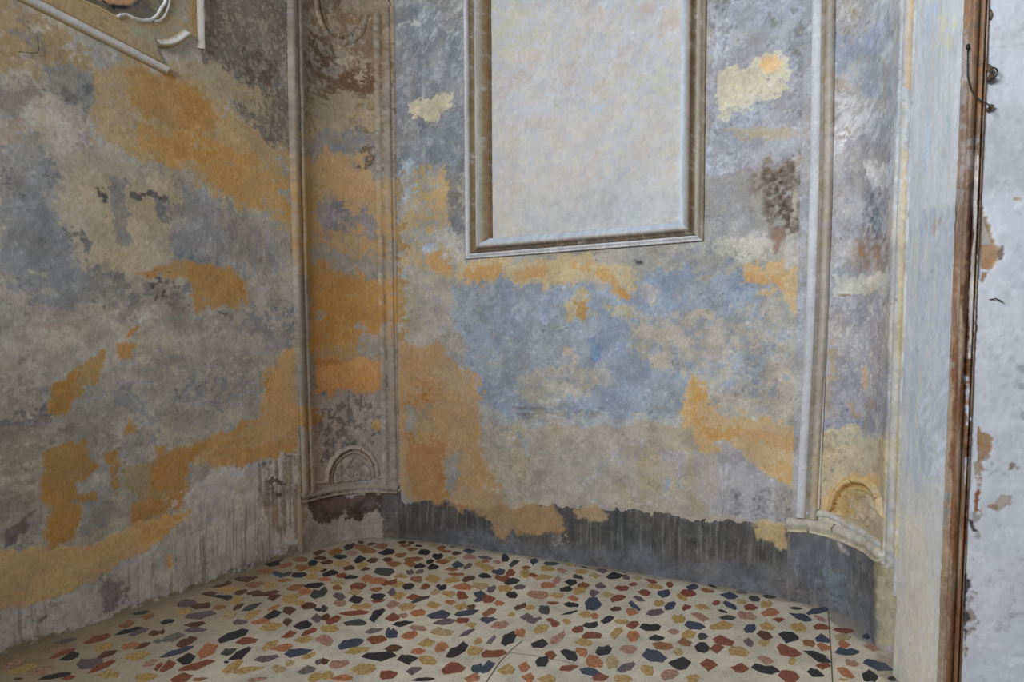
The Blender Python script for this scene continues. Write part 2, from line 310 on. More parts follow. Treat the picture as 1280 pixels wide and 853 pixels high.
LAYERS['back'] = [
 (None, (164,160,152), .5, 's'), (None, (142,142,144), .3, 's'),
 ([(484,-40),(585,-40),(585,240),(560,225),(500,215),(484,235)], (124,128,136), .97, 's', 8, 8),
 ([(490,-40),(580,-40),(580,200),(490,200)], (152,156,162), .3, 's', 5, 8),
 ([(505,-40),(580,-40),(580,60),(530,60)], (168,172,178), .22, 'd', 5, 8),
 ([(505,60),(530,60),(545,190),(510,190)], (112,120,134), .4, 'v', 8, 8),
 ([(505,134),(530,126),(566,120),(570,138),(535,156),(516,148)], (190,182,158), .97, 's', 2, 5),
 ([(500,28),(528,22),(530,28),(505,34)], (186,184,172), .8, 's', 2, 3),
 ([(500,208),(560,205),(568,232),(550,290),(520,290),(500,275)], (184,154,98), .7, 's', 8, 8),
 ([(500,200),(515,200),(520,260),(500,250)], (160,176,190), .55, 's', 5, 8),
 ([(560,205),(582,205),(582,300),(562,292)], (118,118,118), .85, 's', 4, 6),
 ([(540,282),(560,290),(582,320),(582,345),(562,330),(540,318)], (184,176,162), .9, 's', 4, 6),
 ([(500,270),(545,300),(575,335),(575,360),(530,350),(500,330)], (182,160,116), .7, 's', 8, 8),
 ([(528,305),(542,300),(545,315),(534,318)], (160,178,200), .9, 's', 3, 4),
 ([(538,322),(560,322),(566,345),(550,352),(540,340)], (188,148,86), .85, 's', 4, 5),
 ([(484,220),(502,225),(506,432),(484,440)], (164,132,78), .75, 's', 5, 6),
 ([(505,340),(560,350),(570,430),(520,420),(502,400)], (160,156,138), .65, 's', 8, 8),
 ([(515,350),(560,380),(575,440),(600,500),(560,450),(520,400)], (146,146,150), .5, 's', 6, 8),
 ([(575,326),(730,320),(770,330),(800,348),(795,366),(750,362),(700,362),(620,362),(575,358)], (188,168,122), .92, 's', 6, 8),
 ([(580,336),(625,334),(628,350),(600,358),(584,350)], (190,148,84), .9, 's', 4, 5),
 ([(640,338),(684,336),(682,350),(645,352)], (192,150,86), .85, 's', 4, 5),
 ([(710,330),(745,334),(775,352),(788,366),(788,380),(776,376),(758,358),(735,345)], (188,146,78), .8, 's', 4, 4),
 ([(772,358),(788,368),(788,379),(776,376)], (182,132,48), 1, 's', 2, 2),
 ([(740,320),(880,306),(950,325),(930,345),(860,340),(800,344),(760,330)], (156,152,142), .8, 's', 6, 7),
 ([(800,310),(925,305),(925,335),(860,340)], (140,142,148), .35, 's', 6, 7),
 ([(792,324),(803,326),(804,330),(796,331)], (56,56,62), 1, 's', 2, 1),
 ([(565,372),(590,356),(650,352),(700,362),(790,368),(800,344),(930,340),(960,380),(980,440),(955,480),(875,500),(862,522),(640,524),(600,505),(578,440)], (135,149,167), .93, 's', 7, 8),
 ([(600,370),(640,356),(640,420),(640,520),(600,500),(580,420)], (128,140,158), .8, 's', 8, 8),
 ([(790,340),(930,345),(935,395),(860,400),(800,395)], (130,146,168), .6, 's', 8, 8),
 ([(640,360),(760,370),(780,420),(700,450),(645,430)], (140,156,176), .5, 'l', 10, 10),
 ([(590,430),(660,425),(670,470),(600,470)], (140,146,152), .5, 's', 10, 10),
 ([(702,376),(716,365),(738,370),(736,396),(722,402),(705,395)], (180,162,118), .85, 's', 4, 6),
 ([(714,376),(732,376),(734,386),(728,400),(718,396),(722,386)], (174,132,62), .85, 's', 3, 4),
 ([(752,378),(792,380),(790,396),(756,392)], (178,166,126), .55, 's', 5, 6),
 ([(735,420),(746,416),(750,446),(742,458),(734,446)], (104,130,168), .9, 's', 4, 3),
 ([(795,362),(830,358),(826,380),(800,384)], (176,166,156), .75, 's', 4, 5),
 ([(780,400),(850,392),(940,380),(1004,372),(1004,560),(940,545),(890,520),(862,485),(790,450)], (170,163,150), .66, 's', 10, 8),
 ([(900,390),(1000,395),(1000,500),(900,500)], (138,148,160), .3, 's', 8, 8),
 ([(640,462),(700,455),(760,462),(770,485),(730,490),(700,505),(640,500)], (164,162,154), .7, 's', 6, 7),
 ([(700,430),(722,430),(720,452),(702,450)], (180,168,152), .8, 's', 4, 6),
 ([(660,495),(705,498),(705,515),(665,515)], (172,182,182), .5, 'h', 5, 6),
 ([(640,508),(710,506),(760,514),(700,524),(640,522)], (118,124,132), .5, 'h', 4, 5),
 ([(615,520),(700,524),(855,520),(862,528),(790,534),(700,536),(615,530)], (158,164,166), .7, 'h', 3, 5),
 ([(602,528),(700,534),(858,526),(875,560),(900,645),(760,650),(640,640),(606,600)], (164,154,136), .95, 's', 4, 6),
 ([(640,540),(700,540),(700,640),(640,630)], (160,144,124), .5, 's', 8, 8),
 ([(700,560),(860,550),(880,640),(720,640)], (166,160,150), .5, 's', 8, 8),
 ([(762,560),(850,555),(855,590),(830,600),(800,570),(770,600)], (160,156,164), .6, 's', 5, 7),
 ([(640,540),(665,545),(670,565),(645,560)], (158,166,168), .6, 'v', 5, 7),
 ([(795,560),(822,560),(840,600),(810,640),(790,600)], (168,154,124), .6, 's', 5, 7),
 ([(826,595),(866,588),(862,600),(832,615)], (140,152,166), .6, 'v', 4, 5),
 ([(862,560),(940,572),(1002,600),(996,680),(900,668),(868,620)], (154,150,150), .96, 's', 5, 6),
 ([(880,565),(960,590),(990,640),(985,670),(900,650)], (176,174,182), .34, 'v', 6, 8),
 ([(900,600),(990,620),(985,665),(905,650)], (124,120,124), .4, 's', 6, 8),
 ([(602,488),(630,530),(640,560),(608,560)], (150,146,140), .7, 's', 5, 6),
 ([(496,432),(545,428),(568,452),(596,478),(604,512),(596,540),(604,570),(618,600),(640,628),(690,636),(708,650),(706,668),(690,662),(668,668),(640,664),(634,678),(622,668),(610,648),(584,640),(566,628),(520,630),(498,612)], (174,138,90), 1, 's', 2.5, 4, .1, 2.5),
 ([(502,480),(540,470),(556,500),(520,520)], (172,128,66), .5, 's', 10, 8),
 ([(508,540),(560,556),(562,626),(520,628),(506,600)], (168,122,64), .92, 's', 5, 6),
 ([(524,490),(538,490),(536,502),(524,500)], (166,112,40), .8, 's', 3, 4),
 ([(550,590),(562,590),(558,612),(546,610)], (172,112,44), .8, 's', 3, 4),
 ([(508,506),(524,508),(520,545),(508,540)], (152,146,134), .85, 's', 3, 4),
 ([(520,510),(542,508),(540,530),(524,528)], (150,134,104), .7, 's', 4, 4),
 ([(560,568),(574,564),(574,610),(562,628),(558,600)], (146,142,132), .9, 's', 3, 4),
 ([(585,455),(600,470),(604,500),(585,490)], (180,142,84), .7, 's', 4, 4),
 ([(590,530),(612,528),(600,545),(590,545)], (180,142,86), .8, 's', 3, 4),
 ([(852,476),(868,473),(884,496),(898,512),(960,530),(1002,530),(1002,612),(975,600),(935,576),(905,566),(880,560),(866,548),(855,528)], (192,160,108), .98, 's', 4, 6),
 ([(858,478),(868,476),(878,500),(872,515),(880,530),(926,536),(928,545),(890,545),(868,535),(862,505)], (188,146,70), .9, 's', 4, 5),
 ([(926,538),(1000,545),(1000,570),(960,562),(925,550)], (190,152,96), .8, 's', 4, 5),
 ([(966,575),(1000,585),(1000,612),(970,600)], (196,158,96), .8, 's', 4, 5),
 ([(890,548),(905,545),(925,568),(940,590),(905,570)], (164,158,160), .7, 's', 4, 4),
 ([(925,330),(1000,328),(1006,392),(990,385),(975,356),(930,352)], (196,164,108), .92, 's', 5, 6),
 ([(928,344),(980,342),(984,356),(932,354)], (194,148,80), .85, 's', 4, 4),
 ([(945,364),(975,362),(980,374),(950,372)], (190,162,110), .6, 's', 4, 4),
 ([(900,292),(950,282),(975,300),(960,325),(920,330),(896,318)], (180,176,164), .9, 's', 5, 7),
 ([(880,225),(945,215),(945,290),(900,300),(885,260)], (152,150,150), .7, 's', 7, 8),
 ([(884,-40),(1020,-40),(1016,215),(884,228)], (146,148,160), .95, 's', 8, 8),
 ([(884,-40),(1016,-40),(1012,215),(884,225)], (178,182,196), .34, 's', 6, 8),
 ([(890,0),(1010,0),(1010,200),(890,200)], (126,126,132), .26, 's', 6, 8),
 ([(960,20),(1010,30),(1005,90),(975,60)], (130,126,122), .5, 's', 8, 8),
 ([(900,86),(918,78),(930,84),(952,74),(966,66),(984,80),(982,112),(968,122),(950,128),(935,142),(925,132),(912,152),(898,142)], (190,184,160), .95, 's', 3, 5),
 ([(926,84),(934,84),(934,120),(925,118)], (160,158,158), .5, 'v', 3, 4),
 ((963,81,13,10), (216,176,116), 1, 's', 3, 3),
 ([(905,160),(985,150),(1000,165),(930,178)], (162,150,128), .5, 'h', 4, 6),
 ([(944,210),(1000,196),(1010,235),(1000,300),(968,318),(950,280),(938,250)], (148,136,122), .7, 's', 10, 8),
 ([(940,215),(990,196),(1002,235),(990,265),(984,296),(964,292),(944,262)], (104,90,78), .66, 's', 12, 9, .3),
 ([(955,225),(988,215),(988,288),(962,288)], (74,58,48), .36, 'f', 8, 8, .3),
 ([(962,285),(980,285),(976,325),(966,325)], (140,112,94), .7, 's', 4, 4),
 ([(975,300),(1008,290),(1008,335),(980,330)], (172,170,166), .8, 's', 4, 5),
 ([(990,235),(1010,235),(1008,330),(996,330)], (178,168,142), .5, 'v', 4, 5),
 ([(880,505),(905,500),(905,504),(884,512)], (120,124,128), .4, 's', 3, 4),
 ([(598,600),(650,626),(860,642),(985,655),(985,662),(640,638)], (168,156,136), .6, 's', 3, 4),
 ([(718,634),(745,630),(764,640),(760,650),(725,648)], (180,150,106), 1, 's', 2, 3),
 ([(660,634),(700,636),(730,632),(720,644),(690,642)], (62,60,60), .5, 'f', 3, 3),
 ([(945,655),(985,650),(986,688),(974,690),(968,676),(950,672)], (190,162,112), 1, 's', 2, 4),
]
LAYERS['base'] = [   # the grey cement skirting
 (None, (100,98,96), .4, 's', 3, 9, .3),
 ([(480,600),(600,620),(600,676),(480,672)], (80,76,74), .75, 's', 8, 6, .3),
 ([(500,600),(1000,640),(1000,712),(500,650)], (84,84,82), .7, 's', 8, 6, .3),
 ([(500,600),(1000,640),(1000,712),(500,650)], (72,72,70), .4, 'v', 8, 6, .2),
 ([(500,600),(1000,640),(1000,725),(500,655)], (124,122,120), .11, 'D', 4, 4, .12),
 ([(560,662),(1000,712),(1000,760),(560,690)], (108,111,117), .7, 's', 8, 5, .4),
 ([(640,672),(700,665),(710,690),(645,690)], (114,112,112), .6, 's', 6, 6, .3),
 ([(690,668),(710,668),(715,678),(690,680)], (150,150,150), .3, 'f', 2, 3),
]
LAYERS['rbase'] = [
 (None, (98,98,102), .5, 's', 3, 9, .3), (None, (112,114,119), .3, 's', 3, 9, .3), (None, (132,132,134), .09, 'D', 3, 9, .12),
 ([(1030,700),(1110,760),(1110,830),(1040,770)], (116,124,136), .7, 's', 6, 6),
 ([(1048,675),(1058,680),(1068,694),(1060,690)], (186,176,170), 1, 's', 2, 2),
 ([(1103,680),(1175,680),(1175,830),(1105,830)], (172,164,136), 1, 's', 2, 1.5),
 ([(1104,806),(1126,806),(1126,820),(1104,820)], (150,150,148), 1, 's', 3, 2),
 ([(1104,690),(1112,690),(1112,720),(1104,720)], (150,140,104), .8, 's', 3, 2),
]
LAYERS['rp'] = [
 (None, (176,178,186), .42, 's'), (None, (138,138,144), .3, 's'), (None, (164,156,146), .2, 's'),
 ([(1040,45),(1090,30),(1140,15),(1140,110),(1120,130),(1070,115),(1040,90)], (140,154,176), .72, 's', 8, 8),
 ([(1095,-60),(1140,-60),(1132,300),(1112,300),(1110,120)], (180,188,198), .45, 's', 6, 8, .3),
 ([(1040,120),(1110,130),(1100,180),(1040,200)], (186,188,196), .6, 'd', 8, 8),
 ([(1040,110),(1060,100),(1060,180),(1042,180)], (160,152,142), .5, 's', 6, 6),
 ([(1052,170),(1120,175),(1110,260),(1050,250)], (146,148,160), .6, 's', 8, 8),
 ([(1082,205),(1116,200),(1116,232),(1088,230)], (194,196,204), .85, 's', 4, 6),
 ([(1078,238),(1108,238),(1110,300),(1080,300)], (118,122,132), .65, 's', 6, 6),
 ([(1044,280),(1075,275),(1072,330),(1044,340)], (176,180,190), .7, 's', 5, 6),
 ([(1064,312),(1082,292),(1112,300),(1126,318),(1124,338),(1090,334),(1064,334)], (146,116,92), .62, 's', 8, 7, .3),
 ([(1112,270),(1132,270),(1130,340),(1114,330)], (170,158,142), .5, 's', 4, 5),
 ([(1044,346),(1086,340),(1118,334),(1122,364),(1086,366),(1048,372)], (192,187,174), .97, 's', 3, 5),
 ([(1052,368),(1076,368),(1074,373),(1054,372)], (148,124,90), .8, 'h', 2, 2),
 ([(1036,372),(1128,370),(1126,545),(1030,545)], (146,146,156), .7, 's', 7, 7),
 ([(1036,372),(1128,370),(1126,545),(1030,545)], (178,176,176), .25, 'f', 7, 7),
 ([(1030,420),(1046,420),(1046,520),(1030,520)], (168,148,122), .6, 's', 5, 5),
 ([(1040,488),(1072,470),(1120,500),(1118,545),(1036,545)], (134,137,152), .5, 's', 8, 8, .3),
 ([(1062,500),(1095,500),(1092,525),(1066,525)], (160,138,120), .6, 's', 5, 6),
 ([(1081,462),(1087,456),(1088,484),(1083,486)], (196,164,126), 1, 's', 2, 1.5),
 ([(1085,520),(1090,520),(1089,560),(1086,560)], (176,150,112), .9, 's', 2, 1),
 ([(1020,545),(1060,538),(1135,545),(1135,700),(990,680),(1000,640),(1018,640)], (186,170,134), .95, 's', 6, 7),
 ([(1020,545),(1125,545),(1125,590),(1020,590)], (164,150,122), .35, 's', 6, 7),
 ([(1030,636),(1040,612),(1052,598),(1070,592),(1100,594),(1112,604),(1100,612),(1060,612),(1046,640)], (206,168,108), .95, 's', 4, 3),
 ([(1046,640),(1052,616),(1068,610),(1092,612),(1092,645),(1060,652)], (190,160,98), .9, 's', 4, 4),
 ([(1072,640),(1095,612),(1100,650),(1085,655)], (200,184,150), .7, 's', 4, 4),
 ([(1020,600),(1028,600),(1026,632),(1018,632)], (196,158,88), .9, 's', 2, 2),
 ([(985,648),(1020,640),(1048,650),(1075,665),(1110,688),(1128,700),(1128,720),(985,672)], (184,180,166), .75, 's', 4, 4),
 ([(1040,640),(1060,650),(1110,684),(1126,700),(1100,690),(1050,664)], (190,198,206), .5, 'd', 3, 4),
]
LAYERS['rp'] += [([(1120,-60),(1160,-60),(1150,730),(1110,730)], (178,178,176), .8, 'v', 3, 3, .3),
 ([(1139,-60),(1148,-60),(1146,112),(1139,112)], (202,164,108), .9, 'v', 2, 2),
 ([(1133,190),(1141,190),(1136,360),(1128,360)], (196,176,130), .85, 'v', 2, 2),
 ([(1128,360),(1136,360),(1134,700),(1122,700)], (188,172,128), .7, 'v', 2, 2),
]
LAYERS['jamb'] = [
 (None, (184,190,196), .5, 'v'), (None, (168,178,190), .3, 'v'), (None, (196,198,198), .2, 'v'),
 ([(1140,270),(1200,250),(1192,620),(1130,620)], (158,170,188), .7, 'v', 12, 8),
 ([(1150,500),(1190,440),(1180,600),(1160,600)], (176,190,208), .5, 'd', 8, 8),
 ([(1120,600),(1195,600),(1190,870),(1120,870)], (184,188,190), .8, 'v', 14, 8), ([(1120,640),(1150,640),(1185,840),(1190,900),(1120,900)], (196,192,174), .85, 'v', 10, 8, .3),
 ([(1150,0),(1170,0),(1160,220),(1150,200)], (160,182,202), .6, 'v', 6, 6),
 ([(1178,140),(1192,140),(1188,170),(1180,170)], (150,178,186), .7, 'v', 4, 4),
 ([(1172,272),(1178,272),(1172,296),(1168,292)], (168,152,140), .8, 'v', 3, 3),
 ([(1172,20),(1195,30),(1190,60),(1175,70)], (196,196,170), .6, 's', 8, 8),
]
LAYERS['frame'] = [
 (None, (128,106,86), .55, 'v'), (None, (102,78,62), .35, 'v'), (None, (150,134,118), .2, 'v'),
 ([(1175,-60),(1213,-60),(1216,260),(1196,260)], (150,140,136), .85, 'v', 5, 4),
 ([(1205,-60),(1240,-60),(1238,150),(1212,150)], (136,104,78), .6, 's', 5, 5),
 ([(1214,0),(1224,0),(1220,140),(1212,140)], (146,110,74), .5, 'f', 5, 5),
 ([(1208,230),(1228,230),(1216,440),(1204,440)], (88,56,42), .8, 'v', 4, 4),
 ([(1186,300),(1206,300),(1202,440),(1188,440)], (140,110,84), .7, 'v', 4, 4),
 ([(1175,440),(1198,440),(1196,870),(1170,870)], (158,140,122), .8, 'v', 4, 3),
 ([(1196,420),(1226,420),(1214,860),(1184,860)], (120,82,54), .8, 'v', 4, 3),
 ([(1204,420),(1222,420),(1216,640),(1202,640)], (70,48,38), .5, 's', 4, 4),
 ([(1207,470),(1214,470),(1210,530),(1204,530)], (188,190,200), .7, 's', 2, 3),
 ([(1206,570),(1210,570),(1207,602),(1204,602)], (194,196,206), 1, 's', 1.5, 1),
 ([(1180,615),(1190,615),(1188,665),(1180,665)], (134,148,152), .7, 's', 3, 3),
 ([(1217,200),(1224,200),(1220,330),(1216,450),(1210,450),(1213,330)], (186,180,176), .62, 'v', 2, 2),
 ([(1190,330),(1202,330),(1196,460),(1186,460)], (150,134,118), .5, 'v', 3, 3),
 (None, (64,44,34), .14, 'D', 3, 3), (None, (168,150,132), .10, 'D', 3, 3),
 ([(1205,590),(1218,590),(1210,720),(1204,720)], (62,50,46), .5, 'f', 3, 3),
]
LAYERS['white'] = [
 (None, (192,197,210), .5, 'l'), (None, (176,180,190), .10, 's'),
 ([(1222,-40),(1290,-40),(1290,240),(1220,240)], (178,182,192), .6, 'l', 8, 8),
 ([(1219,255),(1232,262),(1240,290),(1244,306),(1252,318),(1249,330),(1238,336),(1226,334),(1222,300)], (168,158,150), .95, 's', 2, 3, .1, -5),
 ([(1228,258),(1238,282),(1244,300),(1240,304),(1230,280)], (142,124,92), .85, 's', 2, 2, .1, -3),
 ([(1226,306),(1244,306),(1250,320),(1244,334),(1230,334)], (160,126,96), .9, 's', 2, 3, .1, -3),
 ([(1250,308),(1253,318),(1249,328),(1247,318)], (110,100,96), .9, 's', 2, 2),
 ([(1224,526),(1232,538),(1243,545),(1242,562),(1234,572),(1226,576),(1224,556)], (150,120,84), .97, 's', 2, 3, .1, -5),
 ([(1218,575),(1230,572),(1228,610),(1222,640),(1216,650),(1218,610)], (150,132,118), .7, 's', 2, 3),
 ([(1219,600),(1225,604),(1224,640),(1218,640)], (128,82,56), .8, 's', 2, 2),
 ([(1228,340),(1234,340),(1230,352),(1226,350)], (140,110,84), .8, 's', 2, 2),
 ([(1212,640),(1222,645),(1222,700),(1212,720),(1208,760),(1204,760)], (150,150,152), .5, 's', 3, 4),
 ([(1206,740),(1218,735),(1216,810),(1205,820)], (140,132,128), .6, 's', 4, 5),
 ([(1204,700),(1210,720),(1209,810),(1204,808)], (44,34,34), .8, 's', 2, 2),
 ([(1209,650),(1214,652),(1220,664),(1216,668)], (38,30,30), .9, 's', 1.5, 1.5),
 ([(1213,510),(1222,510),(1220,600),(1214,600)], (196,196,206), .6, 'v', 2, 2),
 ([(1216,250),(1224,250),(1218,480),(1212,480)], (120,96,84), .5, 'v', 2, 2),
 ([(1218,330),(1223,330),(1216,480),(1212,480)], (44,38,38), .6, 'v', 1.5, 1.5),
 ((1266,581,4,7), (128,116,108), .9, 's', 3, 3), ((1273,249,7,3), (150,140,116), .9, 's', 2, 2),
 ([(1250,620),(1268,622),(1262,634),(1236,642)], (158,150,140), .6, 's', 3, 3), ((1240,635,7,3), (140,124,106), .8, 's', 2, 2),
 ([(1232,540),(1280,560),(1280,600),(1230,590)], (150,152,158), .18, 's', 6, 6),
 ([(1235,660),(1275,670),(1275,790),(1230,780)], (150,150,156), .07, 's', 6, 6),
 ([(1272,460),(1290,440),(1290,570),(1276,550)], (160,165,170), .35, 's', 5, 6),
]
LAYERS['panel'] = [
 ([(600,-60),(860,-60),(860,120),(600,140)], (176,181,190), .6, 'm', 30, 14, .5),
 (None, (182,178,170), .5, 's'), (None, (172,174,180), .3, 'd'), (None, (182,172,164), .25, 'm'),
 ([(610,0),(680,0),(670,60),(620,70)], (178,178,158), .5, 's', 12, 10),
 ([(790,90),(835,85),(835,112),(800,112)], (184,182,164), .7, 's', 6, 6),
 ([(735,133),(752,126),(752,132),(738,140)], (160,180,204), .8, 's', 2, 3),
 ([(676,108),(688,106),(688,118),(678,118)], (184,190,202), .6, 's', 3, 4),
 ([(640,250),(850,225),(852,285),(640,300)], (170,172,172), .6, 's', 12, 10),
]
BASE = {'left': ((126,122,116), 2.45), 'lp': ((126,114,101), 1.95), 'back': ((154,150,142), 1.37), 'base': ((92,90,88), 1.25),
        'rbase': ((104,105,110), 1.2), 'rp': ((158,158,162), 1.30), 'jamb': ((176,180,184), 1.5), 'frame': ((126,98,76), 1.3),
        'white': ((188,192,204), 1.34), 'panel': ((176,175,175), 1.46)}
def paint(region, s, z):
    base, k = BASE[region]
    p = Painter(np.asarray(s, float).ravel(), np.asarray(z, float).ravel(), k, base, region)
    for L in LAYERS[region]:
        L = list(L) + [1, 's', 3, 9, .10, 0][len(L)-2:]
        p.fill(L[0], L[1], L[2], L[3], L[4], L[5], L[6], L[7])
    # fine flecks, scratches and mottling all over
    g = p.col.mean(1, keepdims=True)
    amt = 0.35 if region in ('white', 'panel', 'jamb') else 1.0
    sat = np.clip((p.col[:, 0]-p.col[:, 2])/(p.col.mean(1)+1e-6)/.9, 0, 1)[:, None]; calm = 1-.6*sat
    f1 = calm*np.clip((p.F['f']-.86)/.10, 0, 1)[:, None]*np.clip((p.F['q']-.35)*2.2, 0, 1)[:, None]*amt
    p.col = p.col*(1-.5*f1)+(g*0.5+p.col*.5)*1.5*.5*f1
    f2 = np.clip((.13-fbm(p.s, p.z, 0.014, 61, 2))/.08, 0, 1)[:, None]*np.clip((fbm(p.s, p.z, 0.16, 63, 3)-.45)*2.2, 0, 1)[:, None]*amt
    p.col = p.col*(1-.36*f2*calm)
    q = (fbm(p.s, p.z, 0.10, 65, 5, gain=.7)-.5)[:, None]*amt; w = (fbm(p.s, p.z, 0.22, 67, 4)-.5)[:, None]*amt
    p.col = p.col*(1+.36*q*calm)*(1+w*np.array([[.10, .0, -.14]]))
    return p

# ---------------------------------------------------------------- materials
MATS = {}
def new_mat(name):
    m = bpy.data.materials.new(name); m.use_nodes = True; MATS[name] = m
    nt = m.node_tree; return m, nt, nt.nodes['Principled BSDF']
def plaster_mat(name, rough=0.85, grain=150, bump=0.12, spec=0.22, amp=0.13):
    m, nt, b = new_mat(name); N, Lk = nt.nodes, nt.links
    at = N.new('ShaderNodeAttribute'); at.attribute_name = 'Col'
    geo = N.new('ShaderNodeNewGeometry')
    n1 = N.new('ShaderNodeTexNoise'); n1.inputs['Scale'].default_value = grain; n1.inputs['Detail'].default_value = 5; n1.inputs['Roughness'].default_value = 0.7
    n2 = N.new('ShaderNodeTexNoise'); n2.inputs['Scale'].default_value = grain*3.2; n2.inputs['Detail'].default_value = 3
    mp = N.new('ShaderNodeMapping'); mp.inputs['Scale'].default_value = (1, 1, 0.35)
    n3 = N.new('ShaderNodeTexNoise'); n3.inputs['Scale'].default_value = grain*0.9; n3.inputs['Detail'].default_value = 3
    for n in (n1, n2): Lk.new(geo.outputs['Position'], n.inputs['Vector'])
    Lk.new(geo.outputs['Position'], mp.inputs['Vector']); Lk.new(mp.outputs[0], n3.inputs['Vector'])
    a = N.new('ShaderNodeMath'); a.operation = 'ADD'; Lk.new(n1.outputs[0], a.inputs[0]); Lk.new(n3.outputs[0], a.inputs[1])
    r = N.new('ShaderNodeMapRange'); r.inputs['From Min'].default_value = 0.72; r.inputs['From Max'].default_value = 1.28
    r.inputs['To Min'].default_value = 1-amp; r.inputs['To Max'].default_value = 1+amp
    Lk.new(a.outputs[0], r.inputs['Value'])
    mx = N.new('ShaderNodeMix'); mx.data_type = 'RGBA'; mx.blend_type = 'MULTIPLY'; mx.inputs[0].default_value = 1
    cb = N.new('ShaderNodeCombineColor')
    for i in range(3): Lk.new(r.outputs[0], cb.inputs[i])
    Lk.new(at.outputs['Color'], mx.inputs[6]); Lk.new(cb.outputs[0], mx.inputs[7]); Lk.new(mx.outputs[2], b.inputs['Base Color'])
    bp = N.new('ShaderNodeBump'); bp.inputs['Strength'].default_value = bump; bp.inputs['Distance'].default_value = 0.004
    a2 = N.new('ShaderNodeMath'); a2.operation = 'ADD'; Lk.new(a.outputs[0], a2.inputs[0]); Lk.new(n2.outputs[0], a2.inputs[1])
    Lk.new(a2.outputs[0], bp.inputs['Height']); Lk.new(bp.outputs[0], b.inputs['Normal'])
    b.inputs['Roughness'].default_value = rough; b.inputs['Specular IOR Level'].default_value = spec
    return m
plaster_mat('plaster'); plaster_mat('smooth_plaster', 0.8, 60, 0.06, 0.25, 0.04); plaster_mat('worn_wood', 0.6, 130, 0.4, 0.35, 0.2)
def flat_mat(name, col, rough=0.6, var=0.12, scale=60, metal=0.0, spec=0.4):
    m, nt, b = new_mat(name); N, Lk = nt.nodes, nt.links
    geo = N.new('ShaderNodeNewGeometry')
    n1 = N.new('ShaderNodeTexNoise'); n1.inputs['Scale'].default_value = scale; n1.inputs['Detail'].default_value = 4
    Lk.new(geo.outputs['Position'], n1.inputs['Vector'])
    cr = N.new('ShaderNodeValToRGB'); c = lin(col)
    cr.color_ramp.elements[0].position = 0.3; cr.color_ramp.elements[0].color = (*(c*(1-var*1.6)), 1)
    cr.color_ramp.elements[1].position = 0.7; cr.color_ramp.elements[1].color = (*np.clip(c*(1+var*1.6), 0, 1), 1)
    Lk.new(n1.outputs[0], cr.inputs[0]); Lk.new(cr.outputs[0], b.inputs['Base Color'])
    b.inputs['Roughness'].default_value = rough; b.inputs['Metallic'].default_value = metal; b.inputs['Specular IOR Level'].default_value = spec
    return m
flat_mat('outer_plaster', (128,122,114), 0.9, 0.06, 6)
flat_mat('iron', (44,38,36), 0.5, 0.2, 200, 0.3); flat_mat('rust', (112,94,78), .7, .3, 150, .1); flat_mat('cable_black', (34,30,30), 0.5, 0.1, 50)

# ---------------------------------------------------------------- mesh helpers
def link(name, me, mat=None, parent=None):
    o = bpy.data.objects.new(name, me); C.objects.link(o)
    if mat and not me.materials: me.materials.append(MATS[mat])
    if parent: o.parent = parent
    return o
def tag(o, label=None, cat=None, group=None, kind=None):
    if label: o['label'] = label
    if cat: o['category'] = cat
    if group: o['group'] = group
    if kind: o['kind'] = kind
    return o
def grid_mesh(name, co, ns, nz, col=None, smooth=True):
    me = bpy.data.meshes.new(name)
    idx = np.arange(ns*nz).reshape(ns, nz)
    q = np.stack([idx[:-1, :-1], idx[1:, :-1], idx[1:, 1:], idx[:-1, 1:]], -1).reshape(-1, 4)
    me.vertices.add(ns*nz); me.vertices.foreach_set('co', co.astype(np.float32).ravel())
    nf = len(q); me.loops.add(nf*4); me.loops.foreach_set('vertex_index', q.astype(np.int32).ravel())
    me.polygons.add(nf); me.polygons.foreach_set('loop_start', np.arange(0, nf*4, 4, dtype=np.int32))
    me.polygons.foreach_set('use_smooth', np.full(nf, smooth))
    me.update(calc_edges=True)
    if col is not None: set_col(me, col)
    return me
def set_col(me, col):
    a = me.color_attributes.new('Col', 'FLOAT_COLOR', 'POINT')
    c = np.ones((len(me.vertices), 4), np.float32); c[:, :3] = np.clip(col, 0, 0.93)
    a.data.foreach_set('color', c.ravel())
def pydata(name, v, f, smooth=False):
    me = bpy.data.meshes.new(name); me.from_pydata([tuple(p) for p in v], [], f); me.update()
    if smooth: me.polygons.foreach_set('use_smooth', np.full(len(me.polygons), True))
    return me
def axis(lo, hi, flo, fhi, fine, coarse=0.12):
    a = []
    if flo > lo+1e-6: a += list(np.linspace(lo, flo, max(2, int((flo-lo)/coarse)+1))[:-1])
    a += list(np.linspace(flo, fhi, int((fhi-flo)/fine)+1))
    if hi > fhi+1e-6: a += list(np.linspace(fhi, hi, max(2, int((hi-fhi)/coarse)+1))[1:])
    return np.array(a)
CEIL = 4.6
def relief(p, amp=0.0035):
    return amp*2*(fbm(p.s, p.z, 0.5, 31, 3)-0.5) + 0.0012*(p.F['s']-0.5) + 0.0007*(p.F['f']-0.5) + p.h
def wall(name, region, s0, s1, z0, z1, ztop, fine, off=0.0, mat='plaster', flo=None, relief_amp=0.0035, parent=None, nfun=None):
    sa = axis(s0, s1, s0 if flo is None else flo, s1, fine); za = axis(z0, z1, z0, ztop, fine)
    Sg, Zg = np.meshgrid(sa, za, indexing='ij'); s, z = Sg.ravel(), Zg.ravel()
    p = paint(region, s, z); n = off + relief(p, relief_amp)
    if nfun is not None: n = nfun(p, n)
    if parent is not None:
        n = n.reshape(len(sa), len(za)); n[0, :] = -.02; n[-1, :] = -.02; n = n.ravel()
    me = grid_mesh(name, world(s, z, n), len(sa), len(za), p.col)
    return link(name, me, mat, parent), p

